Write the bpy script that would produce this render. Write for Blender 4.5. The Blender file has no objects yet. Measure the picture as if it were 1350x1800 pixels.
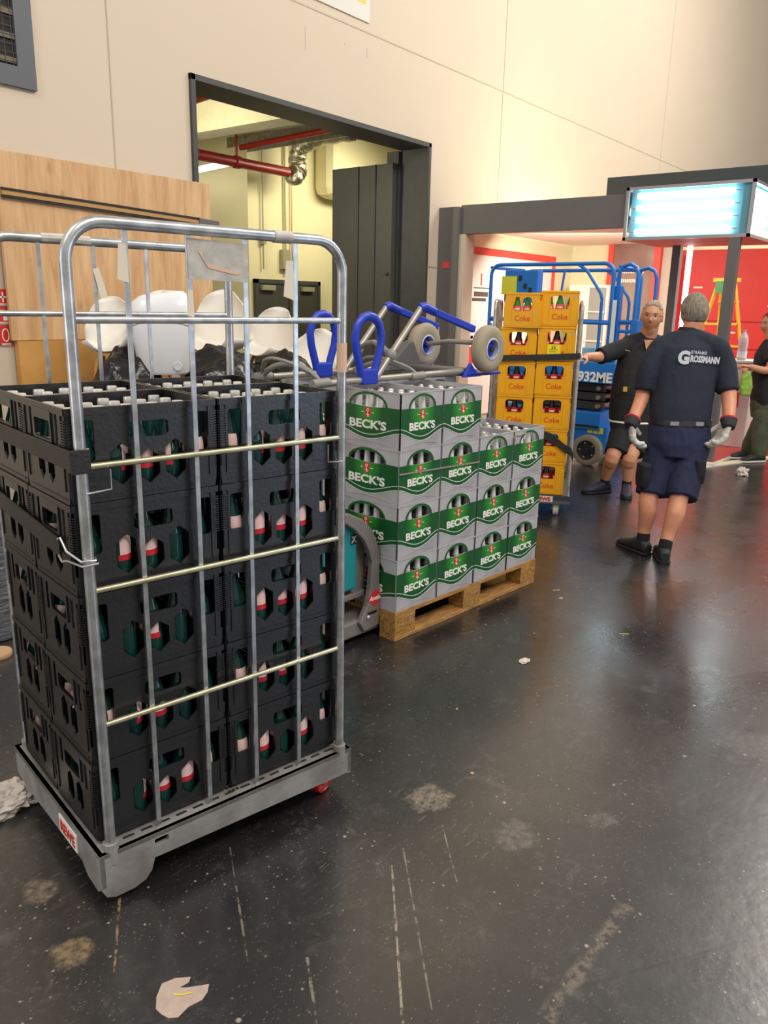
import bpy, bmesh, math, random
from mathutils import Vector, Matrix, noise
from mathutils.geometry import tessellate_polygon
random.seed(7)
S = bpy.context.scene
COL = S.collection
PI = math.pi

# ------------------------------------------------------------------ camera
CF, CP, CR, CY, CH = 1391.2, 0.2568, 0.0212, 0.6599, 1.5368
_F = Vector((math.cos(CY)*math.cos(CP), math.sin(CY)*math.cos(CP), -math.sin(CP)))
_R = Vector((math.sin(CY), -math.cos(CY), 0)); _U = _R.cross(_F)
CAM_R = _R*math.cos(CR) + _U*math.sin(CR); CAM_U = -_R*math.sin(CR) + _U*math.cos(CR)
cam = bpy.data.objects.new('camera', bpy.data.cameras.new('camera')); COL.objects.link(cam)
cam.matrix_world = Matrix((( CAM_R.x, CAM_U.x, -_F.x, 0), (CAM_R.y, CAM_U.y, -_F.y, 0), (CAM_R.z, CAM_U.z, -_F.z, CH), (0,0,0,1)))
cam.data.sensor_fit = 'VERTICAL'; cam.data.sensor_height = 36.0; cam.data.lens = CF*36.0/1800.0
cam.data.clip_start = 0.05; cam.data.clip_end = 200
S.camera = cam

# ------------------------------------------------------------------ light, world, exposure
S.view_settings.view_transform = 'Standard'; S.view_settings.look = 'None'
S.view_settings.gamma = 1.0; S.view_settings.use_curve_mapping = False
S.view_settings.exposure = 0.0
w = bpy.data.worlds.new('hall_air'); S.world = w; w.use_nodes = True
w.node_tree.nodes['Background'].inputs[0].default_value = (1.0, 0.93, 0.85, 1)
w.node_tree.nodes['Background'].inputs[1].default_value = 0.55
def area(name, loc, aim, sx, sy, power, color=(1,0.95,0.88)):
    l = bpy.data.lights.new(name, 'AREA'); l.shape = 'RECTANGLE'; l.size = sx; l.size_y = sy; l.energy = power; l.color = color
    o = bpy.data.objects.new(name, l); COL.objects.link(o); o.location = loc
    o.rotation_euler = (Vector(aim)-Vector(loc)).to_track_quat('-Z','Y').to_euler(); return o
area('hall_lamp', (1.0, -4.0, 8.5), (3.5, 3.5, 0.5), 4, 2.0, 430)
area('hall_lamp', (7.0, -3.0, 8.5), (7.0, 4.0, 0.5), 4, 2.0, 330)
area('hall_lamp', (-4.0, 2.0, 8.5), (1.0, 3.0, 0.5), 2.0, 4, 230)
area('hall_lamp', (14.0, 0.0, 8.5), (13.0, 5.0, 1.5), 5, 3.0, 600)
area('back_room_fill', (5.2, 7.6, 3.0), (7.4, 8.2, 2.8), 0.4, 1.6, 55, (1,0.94,0.70))  # fill light added out of view to brighten the side of the beam
area('back_room_fill', (9.4, 7.4, 3.45), (9.2, 9.0, 1.4), 1.6, 0.4, 60, (1,0.94,0.70))  # second added fill, out of view, for the rear wall and doors
area('cool_fill_left', (-2.6, 3.4, 1.9), (1.0, 2.2, 0.9), 1.8, 2.4, 34, (0.72,0.84,1.0))  # cool fill panel added out of view to lift the crates' left faces
area('cool_fill_right', (4.6, -4.0, 1.3), (1.8, 1.6, 0.9), 2.2, 1.8, 36, (0.58,0.76,1.0))  # unseen cool panel, added for a bluish reflection on the crate fronts
area('booth_lamp', (10.0, 4.4, 2.42), (11.0, 4.8, 1.0), 1.8, 1.6, 110, (1,0.96,0.84))
area('booth_lamp', (10.6, 1.6, 2.66), (11.6, 1.8, 1.0), 1.6, 2.4, 80, (1,0.97,0.92))

# ------------------------------------------------------------------ colour and materials
def hx(h):
    h = h.lstrip('#'); c = [int(h[i:i+2],16)/255 for i in (0,2,4)]
    return tuple(x/12.92 if x<=0.04045 else ((x+0.055)/1.055)**2.4 for x in c)
MATS = {}
def mat(name, color, rough=0.5, metal=0.0, var=0.0, vscale=8.0, bump=0.0, bscale=60.0, trans=0.0, emit=None, estr=0.0, spec=None, ior=None, coat=0.0, stretch=None, color2=None, sub=0.0):
    if name in MATS: return MATS[name]
    if isinstance(color, str): color = hx(color)
    m = bpy.data.materials.new(name); m.use_nodes = True; nt = m.node_tree; b = nt.nodes['Principled BSDF']
    b.inputs['Base Color'].default_value = (*color,1); b.inputs['Roughness'].default_value = rough; b.inputs['Metallic'].default_value = metal
    if trans: b.inputs['Transmission Weight'].default_value = trans
    if spec is not None: b.inputs['Specular IOR Level'].default_value = spec
    if ior: b.inputs['IOR'].default_value = ior
    if coat: b.inputs['Coat Weight'].default_value = coat
    if sub: b.inputs['Subsurface Weight'].default_value = sub; b.inputs['Subsurface Radius'].default_value=(0.02,0.008,0.004)
    if emit: b.inputs['Emission Color'].default_value = (*(hx(emit) if isinstance(emit,str) else emit),1); b.inputs['Emission Strength'].default_value = estr
    if var or bump or color2:
        tc = nt.nodes.new('ShaderNodeTexCoord'); mp = nt.nodes.new('ShaderNodeMapping'); nt.links.new(tc.outputs['Object'], mp.inputs[0])
        if stretch: mp.inputs['Scale'].default_value = stretch
    if var or color2:
        n = nt.nodes.new('ShaderNodeTexNoise'); n.inputs['Scale'].default_value = vscale; n.inputs['Detail'].default_value = 6
        nt.links.new(mp.outputs[0], n.inputs['Vector'])
        r = nt.nodes.new('ShaderNodeMapRange'); r.inputs[1].default_value = 0.35; r.inputs[2].default_value = 0.65
        nt.links.new(n.outputs['Fac'], r.inputs[0])
        mx = nt.nodes.new('ShaderNodeMix'); mx.data_type = 'RGBA'
        c2 = (hx(color2) if isinstance(color2,str) else color2) if color2 else tuple(max(0,c*(1-var)) for c in color)
        mx.inputs[6].default_value = (*color,1); mx.inputs[7].default_value = (*c2,1)
        nt.links.new(r.outputs[0], mx.inputs[0]); nt.links.new(mx.outputs[2], b.inputs['Base Color'])
    if bump:
        n2 = nt.nodes.new('ShaderNodeTexNoise'); n2.inputs['Scale'].default_value = bscale; n2.inputs['Detail'].default_value = 4
        nt.links.new(mp.outputs[0], n2.inputs['Vector'])
        bp = nt.nodes.new('ShaderNodeBump'); bp.inputs['Strength'].default_value = bump; bp.inputs['Distance'].default_value = 0.01
        nt.links.new(n2.outputs['Fac'], bp.inputs['Height']); nt.links.new(bp.outputs[0], b.inputs['Normal'])
    MATS[name] = m; return m

# ------------------------------------------------------------------ mesh builder
class MB:
    def __init__(s): s.v=[]; s.f=[]; s.m=[]; s.cm=0
    def use(s, i): s.cm=i; return s
    def add(s, vs, fs, M=None):
        o=len(s.v)
        for p in vs:
            p=Vector(p); s.v.append(M@p if M else p)
        for f in fs: s.f.append([i+o for i in f]); s.m.append(s.cm)
        return s
    def box(s, x0,x1,y0,y1,z0,z1, M=None):
        vs=[(x,y,z) for z in (z0,z1) for y in (y0,y1) for x in (x0,x1)]
        return s.add(vs, [(0,2,3,1),(4,5,7,6),(0,1,5,4),(2,6,7,3),(0,4,6,2),(1,3,7,5)], M)
    def beam(s, a, b, w, h, up=(0,0,1), M=None):
        a=Vector(a); b=Vector(b); d=(b-a); L=d.length; d.normalize(); u=Vector(up); x=d.cross(u)
        if x.length<1e-4: x=d.cross(Vector((0,1,0)))
        x.normalize(); u=x.cross(d)
        vs=[a+d*t*L+x*i*w/2+u*j*h/2 for t in (0,1) for j in (-1,1) for i in (-1,1)]
        return s.add(vs, [(0,2,3,1),(4,5,7,6),(0,1,5,4),(2,6,7,3),(0,4,6,2),(1,3,7,5)], M)
    def tube(s, pts, r, n=10, M=None, caps=True, closed=False, flat=1.0):
        pts=[Vector(p) for p in pts]; K=len(pts); rs=r if isinstance(r,(list,tuple)) else [r]*K
        vs=[]; fs=[]; prev=None
        for i,p in enumerate(pts):
            if closed: t=(pts[(i+1)%K]-pts[i-1])
            else: t=(pts[min(i+1,K-1)]-pts[max(i-1,0)])
            t.normalize()
            if prev is None:
                x=t.cross(Vector((0,0,1)));
                if x.length<1e-3: x=t.cross(Vector((0,1,0)))
            else: x=prev-t*prev.dot(t)
            x.normalize(); prev=x; y=t.cross(x)
            for k in range(n):
                a=2*PI*k/n; vs.append(p+x*math.cos(a)*rs[i]+y*math.sin(a)*rs[i]*flat)
        segs=K if closed else K-1
        for i in range(segs):
            for k in range(n):
                a=i*n+k; b=i*n+(k+1)%n; c=((i+1)%K)*n+(k+1)%n; d=((i+1)%K)*n+k; fs.append((a,b,c,d))
        if caps and not closed: fs.append(tuple(range(n-1,-1,-1))); fs.append(tuple((K-1)*n+k for k in range(n)))
        return s.add(vs,fs,M)
    def cyl(s, a, b, r, n=16, M=None): return s.tube([a,b], r, n, M)
    def lathe(s, prof, n=16, M=None, caps=True, arc=None):
        vs=[]; fs=[]; K=len(prof); full=arc is None; a0,a1=(0,2*PI) if full else arc; nn=n if full else n+1
        for (r,z) in prof:
            for k in range(nn): a=a0+(a1-a0)*k/n; vs.append((r*math.cos(a), r*math.sin(a), z))
        for i in range(K-1):
            for k in range(n):
                k2=(k+1)%nn if full else k+1
                fs.append((i*nn+k, i*nn+k2, (i+1)*nn+k2, (i+1)*nn+k))
        if caps and full:
            if prof[0][0]>1e-6: fs.append(tuple(range(nn-1,-1,-1)))
            if prof[-1][0]>1e-6: fs.append(tuple((K-1)*nn+k for k in range(nn)))
        return s.add(vs,fs,M)
    def plate(s, outer, holes, t, M=None):
        """polygon in local XZ plane at y=0..t (front y=0 faces -Y)"""
        loops=[outer]+list(holes)
        tris=tessellate_polygon([[Vector((x,z,0)) for x,z in lp] for lp in loops])
        flat=[p for lp in loops for p in lp]; N=len(flat)
        vs=[(x,0,z) for x,z in flat]+[(x,t,z) for x,z in flat]; fs=[]
        for a,b,c in tris:
            pa,pb,pc=flat[a],flat[b],flat[c]; cr=(pb[0]-pa[0])*(pc[1]-pa[1])-(pb[1]-pa[1])*(pc[0]-pa[0])
            if abs(cr)<1e-12: continue
            if cr<0: a,c=c,a
            fs.append((a,b,c)); fs.append((c+N,b+N,a+N))
        o=0
        for li,lp in enumerate(loops):
            K=len(lp); ar=sum(lp[i][0]*lp[(i+1)%K][1]-lp[(i+1)%K][0]*lp[i][1] for i in range(K)); ccw=ar>0
            flip = ccw if li==0 else not ccw
            for i in range(K):
                a=o+i; b=o+(i+1)%K
                fs.append((a,a+N,b+N,b) if flip else (b,b+N,a+N,a))
            o+=K
        return s.add(vs,fs,M)
    def ball(s, c, rx, ry=None, rz=None, n=12, m=8, M=None):
        ry=ry or rx; rz=rz or rx; c=Vector(c); prof=[(math.sin(PI*i/m),-math.cos(PI*i/m)) for i in range(m+1)]
        vs=[];fs=[]
        for i in range(1,m):
            for k in range(n): a=2*PI*k/n; vs.append((c.x+rx*prof[i][0]*math.cos(a), c.y+ry*prof[i][0]*math.sin(a), c.z+rz*prof[i][1]))
        lo=len(vs); vs.append((c.x,c.y,c.z-rz)); hi=len(vs); vs.append((c.x,c.y,c.z+rz))
        for i in range(m-2):
            for k in range(n): fs.append((i*n+k,i*n+(k+1)%n,(i+1)*n+(k+1)%n,(i+1)*n+k))
        for k in range(n): fs.append((lo,(k+1)%n,k)); fs.append((hi,(m-2)*n+k,(m-2)*n+(k+1)%n))
        return s.add(vs,fs,M)
    def mesh(s, name, mats, smooth=False, angle=35):
        me=bpy.data.meshes.new(name); me.from_pydata([tuple(p) for p in s.v], [], s.f)
        for m in (mats if isinstance(mats,(list,tuple)) else [mats]): me.materials.append(m)
        if max(s.m, default=0)>0: me.polygons.foreach_set('material_index', s.m)
        me.update()
        if smooth:
            me.polygons.foreach_set('use_smooth',[True]*len(me.polygons)); me.set_sharp_from_angle(angle=math.radians(angle))
        return me
    def build(s, name, mats, parent=None, smooth=False, angle=35, bevel=0, loc=None):
        o=bpy.data.objects.new(name, s.mesh(name, mats, smooth, angle)); COL.objects.link(o)
        if parent: o.parent=parent
        if loc: o.location=loc
        if bevel:
            b=o.modifiers.new('bevel','BEVEL'); b.width=bevel; b.segments=2; b.limit_method='ANGLE'
        return o
def T(x=0,y=0,z=0): return Matrix.Translation((x,y,z))
def Rz(a): return Matrix.Rotation(a,4,'Z')
def Rx(a): return Matrix.Rotation(a,4,'X')
def Ry(a): return Matrix.Rotation(a,4,'Y')
def tag(o, label=None, cat=None, group=None, kind=None):
    if label: o['label']=label
    if cat: o['category']=cat
    if group: o['group']=group
    if kind: o['kind']=kind
    return o
def empty(name, loc=(0,0,0), rz=0.0, parent=None):
    o=bpy.data.objects.new(name,None); COL.objects.link(o); o.location=loc; o.rotation_euler=(0,0,rz); o.empty_display_size=0.1
    if parent: o.parent=parent
    return o
def kids(o): return list(o.children)
def copy_tree(o, parent=None):
    c=o.copy(); COL.objects.link(c)
    if parent: c.parent=parent
    for ch in kids(o): copy_tree(ch,c)
    return c
def put(proto, used, loc, rz, label, group=None):
    """place the prototype itself the first time, a copy of its tree afterwards"""
    if used.get(proto.name): o=copy_tree(proto)
    else: used[proto.name]=True; o=proto
    o.location=loc; o.rotation_euler=(0,0,rz); o['label']=label
    if group: o['group']=group
    return o
def struct(o): o['kind']='structure'; return o
def rrect(x0,x1,z0,z1,r,n=4):
    p=[]
    for cx,cz,a0 in ((x1-r,z1-r,0),(x0+r,z1-r,PI/2),(x0+r,z0+r,PI),(x1-r,z0+r,1.5*PI)):
        for k in range(n+1): a=a0+PI/2*k/n; p.append((cx+r*math.cos(a),cz+r*math.sin(a)))
    return p
def rect(x0,x1,z0,z1): return [(x0,z0),(x1,z0),(x1,z1),(x0,z1)]
TXT={}
def text_mesh(txt, size, depth, material, bold=0.0, shear=0.0, name='lettering', width=None):
    """lettering standing in the local XZ plane, front facing -Y, centred"""
    c=bpy.data.curves.new(name,'FONT'); c.body=txt; c.size=size; c.extrude=depth; c.offset=bold; c.shear=shear; c.resolution_u=3
    c.align_x='CENTER'; c.align_y='CENTER'
    o=bpy.data.objects.new(name,c); COL.objects.link(o)
    dg=bpy.context.evaluated_depsgraph_get(); dg.update()
    me=bpy.data.meshes.new_from_object(o.evaluated_get(dg)); bpy.data.objects.remove(o)
    me.name=name; me.transform(Rx(PI/2))
    xs=[v.co.x for v in me.vertices]; zs=[v.co.z for v in me.vertices]
    me.transform(T(-(min(xs)+max(xs))/2,0,-(min(zs)+max(zs))/2))
    if width: me.transform(Matrix.Diagonal((width/(max(xs)-min(xs)),1,1,1)))
    me.materials.clear(); me.materials.append(material); return me
def text_obj(me, name, parent, loc=(0,0,0), rz=0.0):
    o=bpy.data.objects.new(name, me); COL.objects.link(o); o.parent=parent; o.location=loc; o.rotation_euler=(0,0,rz); return o
USED={}
# ------------------------------------------------------------------ the setting
W = 5.8
def wall_material():
    m = bpy.data.materials.new('painted_wall'); m.use_nodes=True; nt=m.node_tree; b=nt.nodes['Principled BSDF']; b.inputs['Roughness'].default_value=0.65
    tc=nt.nodes.new('ShaderNodeTexCoord'); n=nt.nodes.new('ShaderNodeTexNoise'); n.inputs['Scale'].default_value=0.6; n.inputs['Detail'].default_value=5
    nt.links.new(tc.outputs['Object'],n.inputs['Vector'])
    mx=nt.nodes.new('ShaderNodeMix'); mx.data_type='RGBA'; mx.inputs[6].default_value=(*hx('#d4c5b1'),1); mx.inputs[7].default_value=(*hx('#ccbba3'),1)
    nt.links.new(n.outputs['Fac'],mx.inputs[0])
    nt.links.new(mx.outputs[2],b.inputs['Base Color'])
    return m
M_WALL=wall_material()
def floor_material():
    m=bpy.data.materials.new('worn_dark_floor'); m.use_nodes=True; nt=m.node_tree; N=nt.nodes; L=nt.links; b=N['Principled BSDF']
    tc=N.new('ShaderNodeTexCoord')
    def nz(scale,detail=5,rough=0.55,stretch=None,rot=0,dist=0):
        mp=N.new('ShaderNodeMapping'); L.new(tc.outputs['Object'],mp.inputs[0]); mp.inputs['Rotation'].default_value=(0,0,rot)
        if stretch: mp.inputs['Scale'].default_value=stretch
        n=N.new('ShaderNodeTexNoise'); n.inputs['Scale'].default_value=scale; n.inputs['Detail'].default_value=detail; n.inputs['Roughness'].default_value=rough; n.inputs['Distortion'].default_value=dist
        L.new(mp.outputs[0],n.inputs['Vector']); return n.outputs['Fac']
    def mr(x,a,b_,c=0,d=1):
        r=N.new('ShaderNodeMapRange'); r.inputs[1].default_value=a; r.inputs[2].default_value=b_; r.inputs[3].default_value=c; r.inputs[4].default_value=d; L.new(x,r.inputs[0]); return r.outputs[0]
    def mul(x,y):
        k=N.new('ShaderNodeMath'); k.operation='MULTIPLY'; L.new(x,k.inputs[0])
        if isinstance(y,float): k.inputs[1].default_value=y
        else: L.new(y,k.inputs[1])
        return k.outputs[0]
    def mix(f,c1,c2):
        x=N.new('ShaderNodeMix'); x.data_type='RGBA'
        L.new(f,x.inputs[0])
        for i,c in ((6,c1),(7,c2)):
            if isinstance(c,tuple): x.inputs[i].default_value=(*c,1)
            else: L.new(c,x.inputs[i])
        return x.outputs[2]
    col=mix(mr(nz(1.6,6,0.6),0.35,0.65),hx('#161618'),hx('#2a2928'))
    col=mix(mul(mr(nz(0.9,5,0.6,dist=1.0),0.5,0.68),0.6),col,hx('#302a26'))
    # long fine scuffs in two directions
    for rot,th in ((0.35,0.62),(-0.85,0.63),(1.9,0.64),(0.9,0.66)):
        s=mr(nz(9.0,5,0.65,(1.0,9.0,1.0),rot),th,th+0.06); k=mr(nz(1.3,3),0.48,0.62)
        col=mix(mul(mul(s,k),0.38),col,hx('#7d776e'))
    # pale grit
    v=N.new('ShaderNodeTexVoronoi'); v.inputs['Scale'].default_value=30; L.new(tc.outputs['Object'],v.inputs['Vector'])
    g=mul(mr(v.outputs['Distance'],0.06,0.13,1,0),mr(nz(3.0,4),0.44,0.56)); col=mix(mul(g,0.75),col,hx('#a59a8a'))
    col=mix(mul(mul(mr(nz(16.0,8,0.75,dist=0.8),0.52,0.70),mr(nz(2.3,4,0.6),0.42,0.60)),0.42),col,hx('#6e6a64'))
    for sc_,rot_ in ((34,0.6),(46,-0.9),(70,0.2)):
        mp_=N.new('ShaderNodeMapping'); L.new(tc.outputs['Object'],mp_.inputs[0]); mp_.inputs['Rotation'].default_value=(0,0,rot_); mp_.inputs['Scale'].default_value=(1,2.6,1)
        vv=N.new('ShaderNodeTexVoronoi'); vv.inputs['Scale'].default_value=sc_; L.new(mp_.outputs[0],vv.inputs['Vector'])
        g=mul(mr(vv.outputs['Distance'],0.05,0.16,1,0),mr(nz(6.0,5,0.7,rot=rot_),0.46,0.56)); col=mix(mul(g,0.65),col,hx('#8e8679'))
    v2=N.new('ShaderNodeTexVoronoi'); v2.inputs['Scale'].default_value=9; v2.inputs['Randomness'].default_value=1; L.new(tc.outputs['Object'],v2.inputs['Vector'])
    g=mul(mr(v2.outputs['Distance'],0.035,0.07,1,0),mr(nz(20.0,2),0.5,0.55)); col=mix(mul(g,0.7),col,hx('#b3a893'))
    # individual scratches, joints and stains where the floor has them
    sp=N.new('ShaderNodeSeparateXYZ'); L.new(tc.outputs['Object'],sp.inputs[0])
    def mth(op,*a):
        k=N.new('ShaderNodeMath'); k.operation=op
        for i,x in enumerate(a):
            if isinstance(x,(int,float)): k.inputs[i].default_value=x
            else: L.new(x,k.inputs[i])
        return k.outputs[0]
    def seg(ax,ay,bx,by,wd):
        Ls=math.hypot(bx-ax,by-ay); dx,dy=(bx-ax)/Ls,(by-ay)/Ls
        px=mth('SUBTRACT',sp.outputs[0],ax); py=mth('SUBTRACT',sp.outputs[1],ay)
        t=mth('ADD',mth('MULTIPLY',px,dx),mth('MULTIPLY',py,dy)); d=mth('ABSOLUTE',mth('ADD',mth('MULTIPLY',px,-dy),mth('MULTIPLY',py,dx)))
        wob=mth('MULTIPLY',mth('SUBTRACT',nz(9.0,2),0.5),wd*2.0)
        d=mth('ABSOLUTE',mth('ADD',d,wob))
        return mul(mul(mr(d,wd*0.4,wd,1,0),mth('GREATER_THAN',t,0.0)),mth('LESS_THAN',t,Ls))
    brk=mr(nz(30.0,4,0.7),0.42,0.55)
    for s_,c_,f_,k_ in (((1.54,1.14,1.15,0.81,0.004),'#a39987',0.8,1),((1.62,1.16,1.22,0.78,0.003),'#8d8576',0.6,1),((2.98,1.42,2.18,0.97,0.004),'#161618',0.9,0),((1.47,0.56,1.95,0.24,0.006),'#17171a',0.9,0),((1.82,0.56,1.36,0.57,0.022),'#7d7262',0.5,1),((1.78,1.13,1.60,0.96,0.003),'#9c9282',0.7,1),((1.30,1.55,1.05,1.20,0.003),'#8f8678',0.6,1),((0.98,1.62,0.83,1.42,0.004),'#b08a5c',0.6,1),((1.15,1.10,0.95,0.86,0.004),'#99907f',0.6,1),((2.3,0.6,2.9,0.9,0.004),'#26262a',0.8,0)):
        g=seg(*s_); g=mul(g,brk) if k_ else g; col=mix(mul(g,f_),col,hx(c_))
    for (x0,y0,r0,c_,f_) in ((1.87,1.24,0.075,'#8f8272',0.75),(1.88,0.93,0.07,'#77706a',0.5),(0.86,1.80,0.05,'#9c8d78',0.5),(2.12,0.76,0.05,'#6d6863',0.5),(2.9,0.5,0.12,'#5c5854',0.5),(3.4,1.7,0.08,'#24211f',0.6),(0.80,1.55,0.05,'#a58d68',0.5)):
        dd=mth('SQRT',mth('ADD',mth('POWER',mth('SUBTRACT',sp.outputs[0],x0),2.0),mth('POWER',mth('SUBTRACT',sp.outputs[1],y0),2.0)))
        g=mr(mth('ADD',dd,mth('MULTIPLY',mth('SUBTRACT',nz(12.0,5,0.7),0.5),r0*2.2)),r0*0.7,r0*1.05,1,0); col=mix(mul(mul(g,mr(nz(40.0,4,0.7),0.35,0.6)),f_),col,hx(c_))
    L.new(col,b.inputs['Base Color'])
    L.new(mr(nz(2.2,6,0.65),0.3,0.7,0.20,0.38),b.inputs['Roughness'])
    b.inputs['Specular IOR Level'].default_value=1.0; b.inputs['Coat Weight'].default_value=0.45; b.inputs['Coat Roughness'].default_value=0.22
    h=nz(26,3,0.5,(1,1,1)); h2=nz(3.5,5,0.6)
    ad=N.new('ShaderNodeMath'); ad.operation='ADD'; L.new(mul(h,0.25),ad.inputs[0]); L.new(h2,ad.inputs[1])
    bp=N.new('ShaderNodeBump'); bp.inputs['Strength'].default_value=0.22; bp.inputs['Distance'].default_value=0.012; L.new(ad.outputs[0],bp.inputs['Height']); L.new(bp.outputs[0],b.inputs['Normal'])
    return m
M_FLOOR=floor_material()
struct(MB().box(-8,34,-10,16,-0.1,0).build('floor',M_FLOOR))
# long hall wall with the freight opening
OX0,OX1,OZ=4.70,8.20,3.36
wm=MB(); wm.plate([(-8,0),(OX0,0),(OX0,OZ),(OX1,OZ),(OX1,0),(34,0),(34,11),(-8,11)],[],0.35,T(0,W,0)); struct(wm.build('wall_back',M_WALL))
M_GROOVE=mat('wall_joint','#b5a792',0.8); M_FRAME=mat('dark_steel_frame','#4a4947',0.55,0.2,var=0.15)
g=MB(); g.box(-8,34,W-0.004,W,4.222,4.236); struct(g.build('trim_1',mat('wall_lip','#bfae98',0.7)))
for i,x in enumerate((3.95,9.80,15.6)):
    struct(MB().box(x-0.006,x+0.006,W-0.003,W,0,11).build('trim_%d'%(i+2),M_GROOVE))
struct(MB().box(8.25,34,W-0.006,W,1.98,2.0).build('trim_5',M_GROOVE))
# steel lining of the opening
fr=MB(); t=0.05
fr.box(OX0,OX0+t,W-0.03,W+0.38,0,OZ); fr.box(OX1-t,OX1,W-0.03,W+0.38,0,OZ); fr.box(OX0,OX1,W-0.03,W+0.38,OZ-t,OZ)
struct(fr.build('trim_6',M_FRAME,bevel=0.004))
# dark reveal panel to the right
# ---- back room
M_BR=mat('back_room_wall','#e2d8ae',0.7,var=0.05,vscale=1.0)
struct(MB().box(8.27,16,9.0,9.2,0,5).build('wall_room',M_BR))
struct(MB().box(8.27,8.45,9.2,12.5,0,5).build('wall_recess',M_BR))
struct(MB().box(3.6,8.45,12.5,12.7,0,5).build('wall_recess_back',M_BR))
struct(MB().box(3.4,3.6,W+0.35,12.7,0,5).build('wall_room_left',M_BR))
struct(MB().box(14,14.2,W+0.35,9,0,5).build('wall_room_right',M_BR))
struct(MB().box(3.4,14.2,W+0.35,12.7,4.35,4.45).build('ceiling',mat('back_room_ceiling','#d8ce9f',0.8)))
b=MB(); b.box(6.80,7.11,W+0.35,9.6,3.5,4.35); struct(b.build('trim_7',mat('concrete_beam','#d9d2b2',0.8,var=0.08)))
b=MB(); b.box(5.55,5.70,W+0.35,9.6,3.75,4.35); struct(b.build('trim_19',mat('concrete_beam','#d9d2b2')))
# bulge of the wall lining behind the leaf
b=MB(); b.box(9.6,14,8.55,9.0,3.1,4.35); struct(b.build('trim_8',M_BR,bevel=0.15))
# double door
M_DK=mat('dark_door','#45443c',0.5,var=0.08)
d=MB(); d.box(8.40,9.03,8.955,8.99,0.0,1.80); d.box(9.05,9.68,8.955,8.99,0.0,1.80); d=struct(d.build('door_1',M_DK,bevel=0.003))
e=MB(); e.box(8.34,8.40,8.94,9.0,0,1.86); e.box(9.68,9.74,8.94,9.0,0,1.86); e.box(8.34,9.74,8.94,9.0,1.80,1.86); e.build('door_frame',M_FRAME,d)
for x in (8.45,9.30):
    MB().box(x,x+0.26,8.90,8.955,1.70,1.77).build('door_closer',mat('closer','#b9b39a',0.4,0.5),d,bevel=0.005)
for x in (8.99,9.09): MB().tube([(x,8.94,1.0),(x,8.90,1.0),(x+0.1*(-1 if x<9.05 else 1),8.90,1.0)],0.01,8).build('door_handle',mat('chrome','#c8c8c8',0.25,1.0),d)
# freight leaf swung open into the room
lf=MB(); lf.box(8.02,8.10,W+0.40,7.16,0.0,3.16); lf=struct(lf.build('door_2',mat('freight_leaf','#4b4a44',0.5,var=0.1),bevel=0.004))
for y in (6.45,6.72): MB().box(8.005,8.02,y,y+0.012,0,3.16).build('seam',M_FRAME,lf)
MB().ball((8.0,6.25,1.9),0.02).build('bolt',M_FRAME,lf)
struct(MB().box(8.10,8.16,W+0.38,6.35,0,3.3).build('trim_9',M_FRAME))
# dark wainscot at the rear right of the room + socket
struct(MB().box(9.80,14,8.965,9.0,0,1.10).build('baseboard_room',mat('dark_wainscot','#3c3b36',0.6)))
tag(MB().box(9.86,9.94,8.94,8.965,0.80,0.88).build('wall_socket',mat('white_plastic','#e6e2d6',0.4),bevel=0.004),'small white wall socket on the dark lower wall of the back room','socket')
tag(MB().box(9.95,10.12,8.985,9.0,1.28,1.40).build('switch_plate',M_BR,bevel=0.004),'cream switch plate on the back room wall beside the double door','switch')
# greenish cabinet panel left
tag(MB().box(7.30,7.72,11.6,12.0,0,3.9).build('tall_locker',mat('olive_locker','#a8a678',0.6)),'tall pale olive panel seen through the opening beside the oak board','panel')
# vertical conduits
for i,(x,r,c) in enumerate(((8.52,0.012,'#9a9478'),(8.98,0.016,'#a29c80'),(9.12,0.010,'#c79a78'))):
    c_=MB(); c_.tube([(x,8.96,1.95 if i else 2.0),(x,8.96,4.3)],r,8)
    if i==1: c_.box(x-0.09,x+0.07,8.92,8.99,2.02,2.30)
    if i==0: c_.box(x-0.03,x+0.03,8.92,8.99,2.35,2.50)
    tag(c_.build('conduit',mat('conduit_%d'%i,c,0.5,0.3),smooth=True),['thin grey conduit with a small box above the left door leaf','grey conduit ending in a junction box above the door','thin reddish conduit beside the junction box conduit'][i],'pipe')
# red sprinkler main, branch and hangers
M_RED=mat('red_pipe','#7a1a13',0.4); M_RED2=mat('bright_red_pipe','#c23a2a',0.4); M_FOIL=mat('foil','#c9c3ae',0.28,0.95,var=0.35,vscale=30,bump=1.0,bscale=35)
def D(u,v,d):
    r=_F+CAM_R*((u-675)/CF)+CAM_U*((900-v)/CF); return Vector((0,0,CH))+r*d
p0=Vector((6.2,8.48,3.3)); p1=Vector((8.56,8.48,3.3))
r=empty('sprinkler_pipe',(p0+p1)/2); tag(r,'thick dark red sprinkler main running to the foil duct in the back room','pipe')
o=MB(); o.tube([p0-r.location,p1-r.location],0.065,14); o.build('main_pipe',M_RED,r,True)
for q in (0.30,0.60):
    c=(p0-r.location).lerp(p1-r.location,q); MB().cyl(c-(p1-p0).normalized()*0.04,c+(p1-p0).normalized()*0.04,0.08).build('coupling',M_RED,r,True)
    MB().tube([c,c+Vector((0,0,1.04))],0.016,8).build('hanger',M_RED,r,True)
q0=Vector((7.62,8.40,3.47)); q1=Vector((7.40,6.5,3.47))
tag(MB().tube([q0,q1],0.035,10).build('branch_pipe',M_RED,smooth=True),'thin dark red branch pipe crossing under the cable trays','pipe')
tag(MB().tube([D(335,178,7.3),D(366,168,7.6),D(375,172,7.6),D(375,172,7.6)+Vector((0,0,0.95))],0.035,10).build('red_valve_pipe',M_RED2,smooth=True),'short bright red pipe with flange at the top left of the opening','pipe')
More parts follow.
